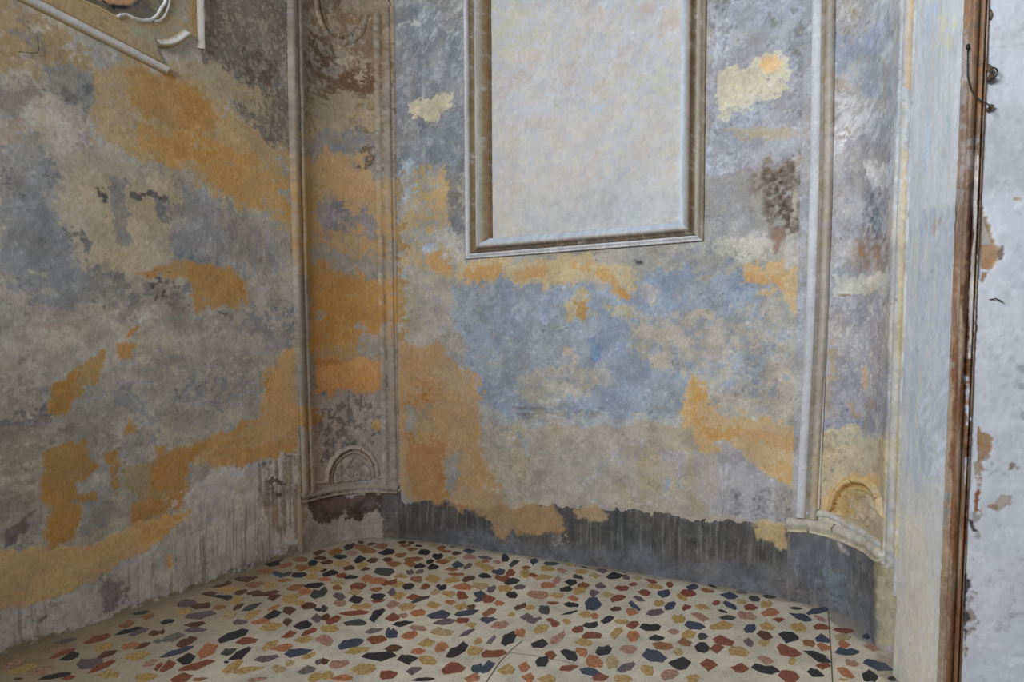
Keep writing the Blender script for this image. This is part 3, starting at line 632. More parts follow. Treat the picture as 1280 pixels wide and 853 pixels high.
# ---------------------------------------------------------------- the walls
def S_(k, d=0.0): return SK[k]+d
ZT = 3.75
sL0 = hit(-25, 450)[0]
wl, _ = wall('wall_left', 'left', 0, S_('lp0', .02), -0.01, CEIL, 3.35, 0.0048, flo=sL0)
tag(wl, 'long left wall of scraped grey and ochre patched plaster', kind='structure')

# back wall: the field inside the frame is recessed and a mesh of its own
fr = {k: hit(*v) for k, v in dict(bl=(582, 325), br=(880, 302), ibl=(614, 297), ibr=(848, 276), tl=(579, -30), tr=(883, -30), itl=(611, -30), itr=(850, -30)).items()}
def back_n(p, n):
    # hollow behind the moulded frame
    d = polysd(p.px, p.py, [(597, -400), (600, 309), (865, 288), (868, -400)])
    return n - 0.05*sstep(d, 2, 6)
wb, _ = wall('wall_back', 'back', S_('lp1', -.02), S_('rp0', .03), -0.01, CEIL, ZT, 0.0052, nfun=back_n)
tag(wb, 'back wall with pale blue, cream and ochre scraped plaster under a moulded panel', kind='structure')

# pilaster bodies in the rounded corners
def thing(name, label, cat, s, z=0.0, group=None):
    o = bpy.data.objects.new(name, None); C.objects.link(o); o.empty_display_size = 0.1
    tag(o, label, cat, group); return o
LP = thing('corner_pilaster', 'brown and ochre stained pilaster in the left rounded corner', 'pilaster', 0)
RP = thing('corner_pilaster', 'pale blue-grey pilaster in the right rounded corner beside the door jamb', 'pilaster', 0)
zl_base = hit(437, 613)[1]
o, _ = wall('shaft', 'lp', S_('lp0', -.012), S_('lp1', .012), zl_base-0.02, CEIL, ZT, 0.0048, off=0.018, parent=LP)
def pad_ends(o): return o
o, _ = wall('plinth', 'lp', S_('lp0', -.02), S_('lp1', .02), -0.01, zl_base+.01, zl_base+.01, 0.0048, off=0.028, parent=LP)
o['label'] = 'whitish plinth with a ragged dark brown loss at its top'
zr_base = hit(1000, 662)[1]
def rtop(px): return np.interp(px, [985, 1014, 1049, 1075, 1107, 1130], [661, 664, 675, 683, 706, 712])
sR1 = S_('rp1')
o, _ = wall('shaft', 'rp', S_('rp0', .005), sR1+.01, zr_base-0.12, CEIL, 3.2, 0.0038, off=0.016, parent=RP)
def rb_n(p, n):
    inside = sstep(p.py - rtop(p.px) + p.wy*2.5, -1.0, 1.0)
    n = n*1.0 + np.where(True, 0.012*inside - 0.035*(1-inside), 0)
    return n
sCem = hit(1103, 760)[0]
o, _ = wall('cement_base', 'rbase', S_('rp0', -.004), sR1+.004, -0.01, zr_base+.12, zr_base+.12, 0.0036, off=0.018, parent=RP, nfun=rb_n)
o['label'] = 'smooth grey cement base streaked with white drips'

# grey skirting of the back wall with its broken upper edge
def bb_n(p, n):
    top = np.interp(p.px, [495, 505, 560, 600, 640, 700, 760, 800, 860, 985], [615, 628, 627, 634, 634, 633, 634, 640, 647, 658])
    ins = sstep(p.py-top+p.wy*7+p.wx*3, -1.0, 1.5)
    ins = ins*np.where(p.h > 0.001, 1, 1)
    return n*0.6 + 0.007*ins - 0.02*(1-ins)
LAYERS['base'] = LAYERS['base'] + [L for L in LAYERS['back'] if isinstance(L[0], list) and max(q[1] for q in L[0]) > 636 and L[1][0] > L[1][2]+40]
bb, _ = wall('baseboard_back', 'base', S_('lp1', -.03), S_('rp0', .004), -0.01, .56, .56, 0.0048, off=0.004, nfun=bb_n)
tag(bb, 'rough grey cement skirting along the foot of the back wall', kind='structure')

# smooth painted reveal, door frame, near white wall
o, _ = wall('wall_reveal', 'jamb', sR1-.01, S_('jb1'), -0.01, CEIL, 3.2, 0.006, mat='smooth_plaster', off=0.0, relief_amp=.002)
tag(o, 'narrow pale blue and cream painted reveal beside the brown door frame', kind='structure')
sW0 = S_('fr1')
o, _ = wall('wall_right', 'white', sW0-.015, S_('wr1'), -0.01, CEIL, 2.7, 0.0034, mat='smooth_plaster', relief_amp=.003) if False else (None, None)
def white_wall():
    s_end = hit(1292, 450)[0]
    sa = np.concatenate([np.linspace(sW0-.012, s_end, int((s_end-sW0)/.0032)), np.linspace(s_end, S_('wr1'), 12)[1:]])
    za = axis(-0.01, CEIL, -0.01, 2.75, 0.0036)
    Sg, Zg = np.meshgrid(sa, za, indexing='ij'); s, z = Sg.ravel(), Zg.ravel()
    p = paint('white', s, z)
    o = link('wall_right', grid_mesh('wall_right', world(s, z, relief(p, .002)), len(sa), len(za), p.col), 'smooth_plaster')
    return tag(o, 'whitewashed wall to the right of the brown door frame, chipped along its edge', kind='structure')
white_wall()

# ---------------------------------------------------------------- swept mouldings on the wall
def sweep(name, pts, prof, region=None, cols=None, mat='plaster', parent=None, step=0.012, k=1.6, photo=True, jit=0.0012, tint=0.35, lo=None, hi=None, seed=1, closed=False, off=0.0, taper=(0, 0)):
    """pts: photo points or (s,z); prof: [(across in m, out in m)], across positive to the right of travel"""
    sz = [hit(x, y, lo, hi) for x, y in pts] if photo else list(pts)
    sz = np.array(sz, float); d = np.hypot(*(sz[1:]-sz[:-1]).T); L = np.concatenate([[0], np.cumsum(d)])
    n = max(2, int(L[-1]/step)); t = np.linspace(0, L[-1], n+1)
    t = np.unique(np.concatenate([t, L]))
    P = np.stack([np.interp(t, L, sz[:, 0]), np.interp(t, L, sz[:, 1])], -1)
    T = np.zeros_like(P); T[1:-1] = P[2:]-P[:-2]; T[0] = P[1]-P[0]; T[-1] = P[-1]-P[-2]
    m = np.hypot(*T.T)[:, None]; T = T/np.maximum(m, 1e-9)
    # miter
    sc = np.ones(len(P))
    for i in range(1, len(P)-1):
        a = P[i]-P[i-1]; b = P[i+1]-P[i]; a /= np.hypot(*a)+1e-9; b /= np.hypot(*b)+1e-9
        tt = a+b; tt /= np.hypot(*tt)+1e-9; T[i] = tt; sc[i] = 1/max(0.5, abs(tt @ a))
    R = np.stack([T[:, 1], -T[:, 0]], -1)
    tp = np.ones(len(t))
    if taper[0]: tp = np.minimum(tp, np.clip(t/taper[0], 0.05, 1)**.6)
    if taper[1]: tp = np.minimum(tp, np.clip((L[-1]-t)/taper[1], 0.05, 1)**.6)
    sc = sc*tp
    A = np.array([q[0] for q in prof]); H = np.array([q[1] for q in prof])
    s = P[:, None, 0]+R[:, None, 0]*A[None]*sc[:, None]; z = P[:, None, 1]+R[:, None, 1]*A[None]*sc[:, None]
    nz = (fbm(s.ravel(), z.ravel(), 0.05, 40+seed, 3)-0.5).reshape(s.shape)
    h = (H[None]+nz*jit*2.5)*tp[:, None]+off-.004*(1-tp[:, None])
    co = world(s.ravel(), z.ravel(), h.ravel())
    col = None
    pc = np.array([lin(c)*k for c in (cols or [(165,160,152)]*len(prof))])
    C0 = np.broadcast_to(pc[None], (len(P), len(prof), 3)).reshape(-1, 3).copy()
    if region:
        p = paint(region, s.ravel(), z.ravel()); w = np.clip(tint*1.5*(p.F['s'])[:, None]+tint*0.3, 0, 1); C0 = C0*(1-w)+p.col*w
        C0 *= (0.86+0.28*p.F['v'][:, None])
    me = grid_mesh(name, co, len(P), len(prof), C0, smooth=True)
    o = link(name, me, mat, parent); return o

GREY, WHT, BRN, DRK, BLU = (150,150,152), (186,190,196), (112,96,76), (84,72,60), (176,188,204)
# the big moulded frame
FR = thing('panel_frame', 'tall moulded plaster frame with brown grooves around the blank beige panel', 'frame', 0)
wS = 0.165
def fprof(w, flip=1, bottom=False):
    # from the outer edge (0) to the inner edge (w)
    q = [(0, -.004), (.01, .012), (.06, .014), (.14, .014), (.17, .026), (.23, .028), (.27, .016), (.30, .008), (.40, .006), (.48, .010), (.52, .034), (.60, .042), (.70, .036), (.82, .018), (.92, .006), (.95, .004), (1.0, -.046)]
    return [(flip*a*w, h) for a, h in q]
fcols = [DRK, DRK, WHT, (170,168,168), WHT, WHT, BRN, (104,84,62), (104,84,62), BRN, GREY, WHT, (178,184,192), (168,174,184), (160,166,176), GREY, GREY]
def frame_piece(name, a, b, flip, w, cols, **kw):
    return sweep(name, [a, b], fprof(w, flip), region='back', cols=cols, parent=FR, photo=False, k=1.5, tint=.22, **kw)
bl, br = np.array(fr['bl']), np.array(fr['br']); tl, tr = np.array(fr['tl']), np.array(fr['tr'])
ibl, ibr = np.array(fr['ibl']), np.array(fr['ibr'])
wl_ = ibl[0]-bl[0]; wr_ = br[0]-ibr[0]; wbm = ((ibl[1]-bl[1])+(ibr[1]-br[1]))/2
def mitred(name, quad_outer, quad_inner, cols, region='back', n=None):
    """a moulding length between two mitres: outer edge a->b, inner edge c->d in (s,z)"""
    a, b = map(np.array, quad_outer); c, d = map(np.array, quad_inner)
    L = np.hypot(*(b-a)); n = int(L/0.01)+2; t = np.linspace(0, 1, n)
    q = fprof(1.0)
    s = []; z = []; h = []
    tt = t[:, None]; A = np.array([x for x, _ in q])[None]; H = np.array([y for _, y in q])[None]
    O = a[None, None]*(1-tt[..., None])+b[None, None]*tt[..., None]; I = c[None, None]*(1-tt[..., None])+d[None, None]*tt[..., None]
    P = O*(1-A[..., None])+I*A[..., None]
    s, z = P[..., 0], P[..., 1]
    nz = (fbm(s.ravel(), z.ravel(), 0.05, 44, 3)-0.5).reshape(s.shape)
    h = H+nz*.004
    p = paint(region, s.ravel(), z.ravel())
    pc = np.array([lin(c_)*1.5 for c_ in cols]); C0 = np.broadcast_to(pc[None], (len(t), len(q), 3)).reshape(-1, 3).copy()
    w = np.clip(.34*p.F['s'][:, None]-.08, 0, 1); C0 = (C0*(1-w)+p.col*w)*(0.84+0.30*p.F['v'][:, None])
    fl_ = np.clip((p.F['s']-.80)*6, 0, 1)[:, None]; C0 = C0*(1-fl_*.35)+lin((190,192,196))*1.3*fl_*.35
    me = grid_mesh(name, world(s.ravel(), z.ravel(), h.ravel()), len(t), len(q), C0)
    return link(name, me, 'plaster', FR)
ztop = 4.35
tlo = np.array([tl[0]+(tl[0]-bl[0])*.3, ztop]); tro = np.array([tr[0]+(tr[0]-br[0])*.3, ztop])
til = np.array([fr['itl'][0]+(fr['itl'][0]-ibl[0])*.3, ztop-.15]); tir = np.array([fr['itr'][0]+(fr['itr'][0]-ibr[0])*.3, ztop-.15])
lcols = [DRK, (120,116,112), WHT, WHT, (180,176,184), (150,146,140), BRN, (108,92,68), (108,92,68), (120,108,84), WHT, (150,150,146), (146,142,128), (122,102,78), (110,88,64), (110,88,64), (110,88,64)]  # left member: grimy cove, outer edge painted lit, inner slope painted shaded
bcols = list(fcols); bcols[6:10] = [DRK]*4; bcols[10:] = [(150,140,130), (170,168,170), (176,186,200), (178,190,206), (178,184,194), (172,172,172), (168,166,162)]  # bottom member: upward faces painted lit, undersides painted dark
rcols = [DRK, (112,98,80), (126,114,98), (120,110,94), (132,122,108), (150,140,126), (176,168,156), (168,158,146), (92,78,60), (88,74,56), (92,76,58), (130,122,118), (150,150,152), (176,186,200), (184,196,212), (184,196,212), (176,184,194)]  # right member: inner slope painted lit, side away from the window shaded
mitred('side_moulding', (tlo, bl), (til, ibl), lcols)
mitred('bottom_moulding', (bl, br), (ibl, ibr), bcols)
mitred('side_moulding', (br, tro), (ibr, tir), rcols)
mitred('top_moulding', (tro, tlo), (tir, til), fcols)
def panel_mesh():
    sa = np.linspace(min(ibl[0], til[0])-.05, max(ibr[0], tir[0])+.05, 230); za = np.linspace(min(ibl[1], ibr[1])-.05, ztop-.1, 330)
    Sg, Zg = np.meshgrid(sa, za, indexing='ij'); p = paint('panel', Sg.ravel(), Zg.ravel())
    o = link('blank_panel', grid_mesh('blank_panel', world(p.s, p.z, -0.030+relief(p, .002)), len(sa), len(za), p.col), 'smooth_plaster', FR)
    o['label'] = 'blank beige plaster field inside the frame'
panel_mesh()

# pilaster mouldings
def bead(w, cols2, flip=1, out=.02, base=.0):
    q = [(0, -.03), (.0, base+.010), (.06, base+out), (.38, base+out), (.44, base+out*.45), (.50, base+out*.25), (.56, base+out*.5), (.62, base+out*.95), (.80, base+out), (.92, base+out*.7), (1, base+.0)]
    return [(flip*a*w, h) for a, h in q], cols2
cA = [GREY, (150,144,136), (160,152,142), (152,142,130), (118,104,88), (96,80,62), (120,108,92), (160,158,150), (168,166,158), (140,132,120), (120,110,98)]
pr, cc = bead(.105, cA, 1, .02, .018)
sweep('edge_moulding', [(378, 1200), (376, 690)][:0] or [(375, 618), (369, 450), (363, 230), (357, -60)], [(a, h) for a, h in pr], 'lp', cA, parent=LP, tint=.95, k=1.6)
pr, cc = bead(.125, cA, -1, .02, .018)
sweep('edge_moulding', [(499, 608), (496, 450), (492, 230), (488, -60)], pr, 'lp', cA, parent=LP, tint=.9, k=1.6)
ring = [(0, .0), (.004, .012), (.012, .022), (.022, .022), (.030, .012), (.036, .004), (.044, .008), (.052, .012), (.060, .006), (.064, -.004)]
rcolL = [(150,138,126)]*3+[(160,148,136)]+[(118,98,80), (90,72,60), (120,104,88), (150,138,122), (130,116,100), (120,108,94)]
def ringp(scale=1, flip=1, hs=1): return [(flip*a*scale, h*hs) for a, h in ring]
# lunette at the foot of the left shaft
sweep('arch_moulding', [(403, 603), (404, 590), (410, 575), (421, 563), (437, 556), (453, 557), (466, 566), (474, 579), (476, 594)], ringp(.95), 'lp', rcolL, parent=LP, tint=.4, k=1.8, off=.018)
sweep('panel_edge', [(388, 540), (390, 601), (406, 601)], [(0, 0), (.005, .01), (.014, .012), (.02, .0)], 'lp', rcolL[:4], parent=LP, tint=.4, k=1.8, off=.018)
sweep('panel_edge', [(472, 594), (488, 594)], [(0, 0), (.005, .012), (.014, .014), (.024, .0)], 'lp', rcolL[:4], parent=LP, tint=.4, k=1.8, off=.018)
sweep('plinth_moulding', [(372, 623), (390, 619), (415, 613.5), (437, 611), (465, 609), (500, 611)], [(-.030, 0), (-.024, .010), (-.012, .018), (.0, .020), (.008, .010), (.014, .008), (.02, .022), (.028, .024), (.036, -.01)], 'lp', [(140,128,116)]*5+[(96,82,70)]+[(156,140,120)]*3, parent=LP, tint=.35, k=1.6, off=.018)
# relief in the lunettes: small leafy scrollwork
def scrolls(parent, cx, cy, rx, ry, lo=None, hi=None, k=1.6, col=None):
    reg = 'lp' if parent is LP else 'rp'
    a, b = hit(cx-rx, cy, lo, hi), hit(cx+rx, cy, lo, hi); c = hit(cx, cy-ry, lo, hi)
    sa = np.linspace(a[0], b[0], 60); za = np.linspace(min(a[1], b[1])-.01, c[1]+.01, 44)
    Sg, Zg = np.meshgrid(sa, za, indexing='ij'); p = paint(reg, Sg.ravel(), Zg.ravel())
    r = np.hypot((p.px-cx)/rx, (p.py-cy)/ry); th = np.arctan2(cy-p.py, p.px-cx)
    ins = sstep(1-r, 0, .12)
    lobes = np.abs(np.sin(th*4.5+3*r))**.6*(0.6+.4*np.sin(r*9)) + .9*(p.F['s']-.5)
    h = .002+.010*np.clip(lobes, 0, 1.1)
    cc = p.col*(0.72+.4*np.clip(lobes, 0, 1))[:, None] if reg == 'lp' else p.col*(0.85+.2*np.clip(lobes, 0, 1))[:, None]
    link('leaf_relief', grid_mesh('leaf_relief', world(p.s, p.z, .018+h*ins-.02*(1-ins)), len(sa), len(za), cc), 'plaster', parent)
scrolls(LP, 440, 597, 27, 27, k=1.8)
# hanging lunette at the top of the left shaft
sweep('arch_moulding', [(388, -20), (390, 10), (396, 30), (405, 47), (418, 57), (431, 59), (446, 54), (457, 42), (463, 20), (464, -20)], [(-a, h) for a, h in ringp(1.25, 1, .7)], 'lp', rcolL, parent=LP, tint=.95, k=1.5, off=.016)
sweep('panel_edge', [(476, 18), (478, 120), (481, 300), (485, 560), (486, 592)], [(0, 0), (.004, .006), (.010, .008), (.016, .0)], 'lp', [DRK, DRK, (140,128,112), (140,128,112)], parent=LP, tint=.35, k=1.8, off=.02)
sweep('top_moulding', [(424, -2), (440, 5), (458, 8), (474, 5), (486, -2)], [(-.03, 0), (-.02, .03), (0, .034), (.012, .016), (.03, .026), (.05, .03), (.07, 0)], 'lp', [(150,140,128)]*7, parent=LP, tint=.7, k=1.5, off=.018)

# right pilaster mouldings
rA = [GREY, WHT, WHT, (190,192,196), (150,140,122), (118,104,84), (120,106,86), (132,118,98), (160,150,134), (140,128,110), (110,98,82)]  # brown groove; left faces painted pale as lit, right ones darker
pr, _ = bead(.10, rA, 1, .026, .016)
sweep('edge_moulding', [(996, 645), (1000, 560), (1009, 380), (1014, 200), (1017, -60)], pr, 'rp', rA, parent=RP, tint=.3, k=1.45, hi=SK['rb1'])
rB = [(170,170,170), (172,168,156), (178,172,156), (180,174,158), (160,154,142), (150,144,136), (160,158,156), (184,184,186), (180,182,188), (168,170,174), (160,160,162)]
s_a, s_b = sR1-.055, sR1+.008
zt = [0.0, .3, .8, 1.6, 2.4, 3.3, CEIL]
def vert(name, s_at, z0, z1, prof, cols, region, parent, k, tint=.3, lean=0.0):
    return sweep(name, [(s_at, z0), (s_at+lean, z1)], prof, region, cols, parent=parent, photo=False, k=k, tint=tint, step=.012)
rB = rB[::-1]
pr, _ = bead(.085, rB, -1, .018, .010)
vert('edge_moulding', sR1+.022, zr_base-.12, CEIL, pr, rB, 'rp', RP, 1.4, tint=.75)
sweep('panel_edge', [(1021, 635), (1026, 520), (1031, 380), (1036, 200), (1038, -60)], [(0, 0), (.004, .010), (.012, .010), (.018, .0)], 'rp', [DRK, (150,140,126), WHT, DRK], parent=RP, tint=.35, k=1.45, off=.017, hi=SK['rb1'])
orc = [(200,176,130)]*4+[(150,112,58), (132,92,44), (176,148,96), (190,166,116), (180,160,118), (170,154,120)]
sweep('arch_moulding', [(1034, 640), (1037, 624), (1045, 609), (1057, 599), (1072, 595), (1088, 597), (1100, 606), (1108, 622), (1112, 650)], ringp(1.05, 1, 1.2), 'rp', orc, parent=RP, tint=.3, k=1.35, off=.016, taper=(.03, .05))
scrolls(RP, 1074, 640, 28, 30, k=1.45, col=(190,172,132))
sweep('plinth_moulding', [(985, 655), (1012, 656), (1045, 664), (1072, 674), (1098, 689), (1110, 697)], [(-.035, 0), (-.03, .018), (-.018, .028), (0, .028), (.01, .016), (.018, .012), (.026, .02), (.034, .02), (.04, -.01)], 'rp', [(184,180,168)]*5+[(140,130,104)]+[(190,182,160)]*3, parent=RP, tint=.45, k=1.35, off=.016, taper=(0, .05))
sweep('plinth_moulding', [(1006, 641), (1036, 643), (1060, 655), (1090, 672), (1106, 684)], [(-.02, 0), (-.012, .014), (0, .016), (.01, .01), (.016, 0)], 'rp', [(182,186,190)]*5, parent=RP, tint=.5, k=1.35, off=.016, taper=(.02, .04))
for (sx, z0, z1) in [(SK['rp0']+.004, 0, zr_base)]:
    sweep('base_edge', [(sx, 0), (sx, z1-.01)], [(-.012, -.01), (-.008, .03), (0, .034), (.006, .03)], 'rbase', [(128,126,122)]*4, parent=RP, photo=False, tint=.5, k=1.4)

# door frame in bare brown wood
TR = thing('trim_1', 'bare brown wooden door frame with flaking paint at the right', None, 0); TR['kind'] = 'structure'
def wood_part(name, a, b, off, seed):
    z = axis(-0.01, CEIL, -0.01, 2.75, 0.0045); f0, f1 = SK['jb1'], SK['fr1']
    tt = np.linspace(b[0][0], b[-1][0], 26); ss = f0+tt*(f1-f0); hh = np.interp(tt, [q[0] for q in b], [q[1] for q in b])
    Sg, Zg = np.meshgrid(ss, z, indexing='ij'); p = paint('frame', Sg.ravel(), Zg.ravel())
    H = np.repeat(np.array(hh), len(z)) + (p.F['v']-.5)*.003 + (p.F['s']-.5)*.003
    o = link(name, grid_mesh(name, world(p.s, p.z, H), len(ss), len(z), p.col), 'worn_wood', TR); return o
wood_part('flat_board', 0, [(-.02, -.01), (.0, .010), (.04, .014), (.15, .014), (.25, .014), (.35, .013), (.38, .006)], 0, 1)
wood_part('round_bead', 0, [(.36, .010), (.39, .024), (.43, .034), (.48, .038), (.53, .038), (.58, .033), (.62, .023), (.65, .008)], 0, 2)
wood_part('edge_batten', 0, [(.63, .006), (.66, .018), (.70, .024), (.76, .026), (.80, .024), (.83, .010), (.86, .004), (.90, .012), (.94, .012), (1.0, -.004)], 0, 3)

# ---------------------------------------------------------------- painting frame high on the left wall
PF = thing('painting_frame', 'moulded and gilded frame with a scrolled corner high on the left wall', 'frame', 0)
gold_lit = [(110,96,74), (134,120,92), (156,146,120), (206,206,198), (210,210,204), (150,134,104), (124,108,80)]  # gilt tones; the pale bands paint a highlight along the crest
lp_ = [(0, -.004), (.003, .016), (.009, .028), (.017, .030), (.024, .016), (.038, .011), (.043, -.002)]
sweep('outer_moulding', [(-40, -43), (60, 6.5), (208, 83)], lp_, None, gold_lit, parent=PF, k=1.7)
sweep('outer_moulding', [(254, 64), (253, 20), (249, -210)], [(-a*.9, h) for a, h in lp_], None, [(190,192,192)]*3+[(170,166,158)]*4, parent=PF, k=1.7)
sweep('corner_moulding', [(236, 47), (231, 51), (224, 56), (214, 60.5), (204, 61.5), (196, 60)], [(a*1.1, h) for a, h in lp_], None, gold_lit, parent=PF, k=1.7, step=.006)
thin = [(-.008, -.002), (-.004, .016), (0, .018), (.004, .014), (.007, -.002)]
gw = [(236,238,240)]*5
sweep('scroll_moulding', [(-60, -92), (60, -24), (97, -1), (122, 10), (145, 22)], [(a*.7, h*.7) for a, h in thin], None, [(190,170,130)]*5, parent=PF, k=1.7)
sweep('scroll_moulding', [(144, 22.5), (149, 19.5), (156, 18.5)], thin, None, gw, parent=PF, k=1.7, step=.004)
sweep('scroll_moulding', [(156, 18.5), (165, 23.5), (177, 26.5), (188, 25.5), (195, 20), (200, 11), (205, 4), (206, -60), (204, -200)], [(a*1.2, h*1.1) for a, h in thin], None, gw, parent=PF, k=1.7, step=.006)
sweep('scroll_moulding', [(190, 27), (198, 26.5), (204, 21), (208, 12), (210, 2), (210, -60), (207, -200)], thin, None, gw, parent=PF, k=1.7, step=.006)
LAYERS['field'] = [
 (None, (150,128,94), .4, 's'),
 ([(160,38),(240,30),(238,50),(200,62),(170,55)], (150,140,116), .7, 'h', 5, 5),
 ([(210,0),(236,0),(234,40),(215,35)], (146,140,124), .6, 's', 5, 5),
 ([(236,-40),(246,-40),(248,40),(240,46)], (156,124,74), .9, 'v', 3, 3),
 ([(-60,-400),(203,-400),(206,-60),(206,10),(195,24),(180,25),(160,20),(150,18),(144,20),(122,8),(97,-2),(60,-24),(-60,-92)], (92,88,76), 1, 's', 2, 1.5),
 ([(110,-10),(175,-10),(172,8),(160,16),(140,10)], (62,62,70), .8, 's', 3, 3),
 ([(178,2),(195,0),(200,12),(185,20)], (128,120,92), .6, 's', 3, 3),
 ([(110,-60),(150,-90),(182,-50),(176,-10),(170,0),(160,8),(146,8),(132,4),(121,0),(112,-30)], (192,140,94), 1, 's', 2, 1.5),
 ([(126,1),(140,8),(158,9),(155,11),(138,10)], (40,42,52), .9, 's', 1.5, 1),
]
BASE['field'] = ((158,136,98), 1.9)
def field_mesh():
    s0 = hit(-60, 20)[0]; s1 = hit(252, 20)[0]
    sa = np.linspace(s0, s1, 330); za = np.linspace(hit(208, 84)[1]-.01, 4.3, 330)
    Sg, Zg = np.meshgrid(sa, za, indexing='ij'); p = paint('field', Sg.ravel(), Zg.ravel())
    # cut away below the moulding and in the scooped corner
    out = [(-400, -220), (60, 6), (206, 81), (196, 61), (214, 60), (228, 53), (238, 46), (252, 56), (250, -900), (-400, -900)]
    d = polysd(p.px, p.py, out)
    n = 0.008*sstep(d, -1.5, 1) - 0.012*(1-sstep(d, -1.5, 1))
    o = link('painted_field', grid_mesh('painted_field', world(p.s, p.z, n+.001*(p.F['s']-.5)), len(sa), len(za), p.col), 'plaster', PF)
    o['label'] = 'tan ground with a dark and orange scrap of old painting'
field_mesh()

# ---------------------------------------------------------------- floor with terrazzo stones
def floor_mat():
    m, nt, b = new_mat('terrazzo_cement'); N, Lk = nt.nodes, nt.links
    geo = N.new('ShaderNodeNewGeometry')
    n1 = N.new('ShaderNodeTexNoise'); n1.inputs['Scale'].default_value = 9; n1.inputs['Detail'].default_value = 6; n1.inputs['Roughness'].default_value = .65
    Lk.new(geo.outputs['Position'], n1.inputs['Vector'])
    cr = N.new('ShaderNodeValToRGB'); E = cr.color_ramp.elements
    E[0].position = .3; E[0].color = (*lin((184,175,160)), 1); E[1].position = .7; E[1].color = (*lin((214,207,194)), 1)
    Lk.new(n1.outputs[0], cr.inputs[0])
    vo = N.new('ShaderNodeTexVoronoi'); vo.inputs['Scale'].default_value = 95; Lk.new(geo.outputs['Position'], vo.inputs['Vector'])
    lt = N.new('ShaderNodeMath'); lt.operation = 'LESS_THAN'; Lk.new(vo.outputs['Distance'], lt.inputs[0]); lt.inputs[1].default_value = .19
    sp = N.new('ShaderNodeSeparateColor'); Lk.new(vo.outputs['Color'], sp.inputs[0])
    g2 = N.new('ShaderNodeMath'); g2.operation = 'GREATER_THAN'; Lk.new(sp.outputs[0], g2.inputs[0]); g2.inputs[1].default_value = .5
    mu = N.new('ShaderNodeMath'); mu.operation = 'MULTIPLY'; Lk.new(lt.outputs[0], mu.inputs[0]); Lk.new(g2.outputs[0], mu.inputs[1])
    cr2 = N.new('ShaderNodeValToRGB'); cr2.color_ramp.interpolation = 'CONSTANT'; e2 = cr2.color_ramp.elements
    e2[0].color = (*lin((60,56,60)), 1); e2[1].position = .45; e2[1].color = (*lin((150,96,66)), 1)
    e = e2.new(.7); e.color = (*lin((206,198,186)), 1)
    Lk.new(sp.outputs[1], cr2.inputs[0])
    mx = N.new('ShaderNodeMix'); mx.data_type = 'RGBA'; Lk.new(mu.outputs[0], mx.inputs[0]); 
    at = N.new('ShaderNodeAttribute'); at.attribute_name = 'Col'; Lk.new(at.outputs['Color'], mx.inputs[6]); Lk.new(cr2.outputs[0], mx.inputs[7])
    Lk.new(mx.outputs[2], b.inputs['Base Color']); b.inputs['Roughness'].default_value = .55
    bp = N.new('ShaderNodeBump'); bp.inputs['Strength'].default_value = .15; bp.inputs['Distance'].default_value = .003; Lk.new(n1.outputs[0], bp.inputs['Height']); Lk.new(bp.outputs[0], b.inputs['Normal'])
floor_mat()
STC = dict(k=(50,52,58), n=(70,80,98), g=(74,80,76), y=(184,156,104), b=(150,108,74), r=(138,84,66), o=(180,122,88), p=(174,136,122),
           w=(182,162,124), v=(112,98,104), u=(118,114,110), d=(98,70,54))
for kk, cc_ in STC.items(): cc_ = tuple(min(255, q*1.06) for q in cc_); flat_mat('stone_'+kk, cc_, .42, .24, 70, 0, .4)
outline = [left_start] + path[1:KEY['rp1']+4]
room = [(p[0], p[1]) for p in path] + [(3.2, 0.2), (2.0, -2.3), (-2.2, -2.3)]
fw = [(*w2(*p), 0) for p in room]
def floor_mesh():
    import bmesh
    u = np.concatenate([np.linspace(-3.6, -2.3, 14)[:-1], np.linspace(-2.3, 1.9, 420), np.linspace(1.9, 3.3, 12)[1:]])
    v = np.concatenate([np.linspace(-2.4, 2.0, 30)[:-1], np.linspace(2.0, 4.6, 250)])
    U, V = np.meshgrid(u, v, indexing='ij'); U, V = U.ravel(), V.ravel()
    px, py = project(U, np.maximum(V, .1), 0*U)
    # distance to the foot of the walls, for dust and the light falloff painted with it
    d = np.full(U.shape, 9.0)
    for i in range(len(path)-1):
        a, b = path[i], path[i+1]; ex, ey = b[0]-a[0], b[1]-a[1]; L = ex*ex+ey*ey+1e-9
        tt = np.clip(((U-a[0])*ex+(V-a[1])*ey)/L, 0, 1); d = np.minimum(d, np.hypot(U-a[0]-tt*ex, V-a[1]-tt*ey))
    n1, n2, n3 = fbm(U, V, .25, 71, 5), fbm(U, V, .06, 73, 4), fbm(U, V, .02, 75, 2)
    c = lin((226,217,200))*(1+.22*(n1-.5)+.16*(n2-.5)+.1*(n3-.5))[:, None]
    def mixin(c, col, m): return c*(1-m[:, None])+lin(col)*m[:, None]
    c = mixin(c, (142,118,82), np.clip((1.0-d)/.9, 0, 1)*.95*(.6+.4*n1)*np.clip((640-px)/300, 0, 1))  # brown dirt, deepened to paint the light falloff over the left floor
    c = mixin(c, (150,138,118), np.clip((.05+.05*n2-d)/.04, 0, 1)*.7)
    dd = polysd(px+14*(n2-.5), py+8*(n2-.5), [(1030, 756), (1080, 770), (1108, 800), (1112, 812), (1075, 800), (1050, 785), (1036, 775)])
    c = mixin(c, (150,148,146), np.clip(dd/4+.5, 0, 1)*.8)
    xy = np.array(w2(U, V)); co = np.stack([xy[0], xy[1], 0*U], -1)
    return grid_mesh('floor', co, len(u), len(v), c)
me = floor_mesh()
FLOOR = link('floor', me, 'terrazzo_cement'); tag(FLOOR, 'cream terrazzo floor set with black, ochre, red and pink stone chips', kind='structure')

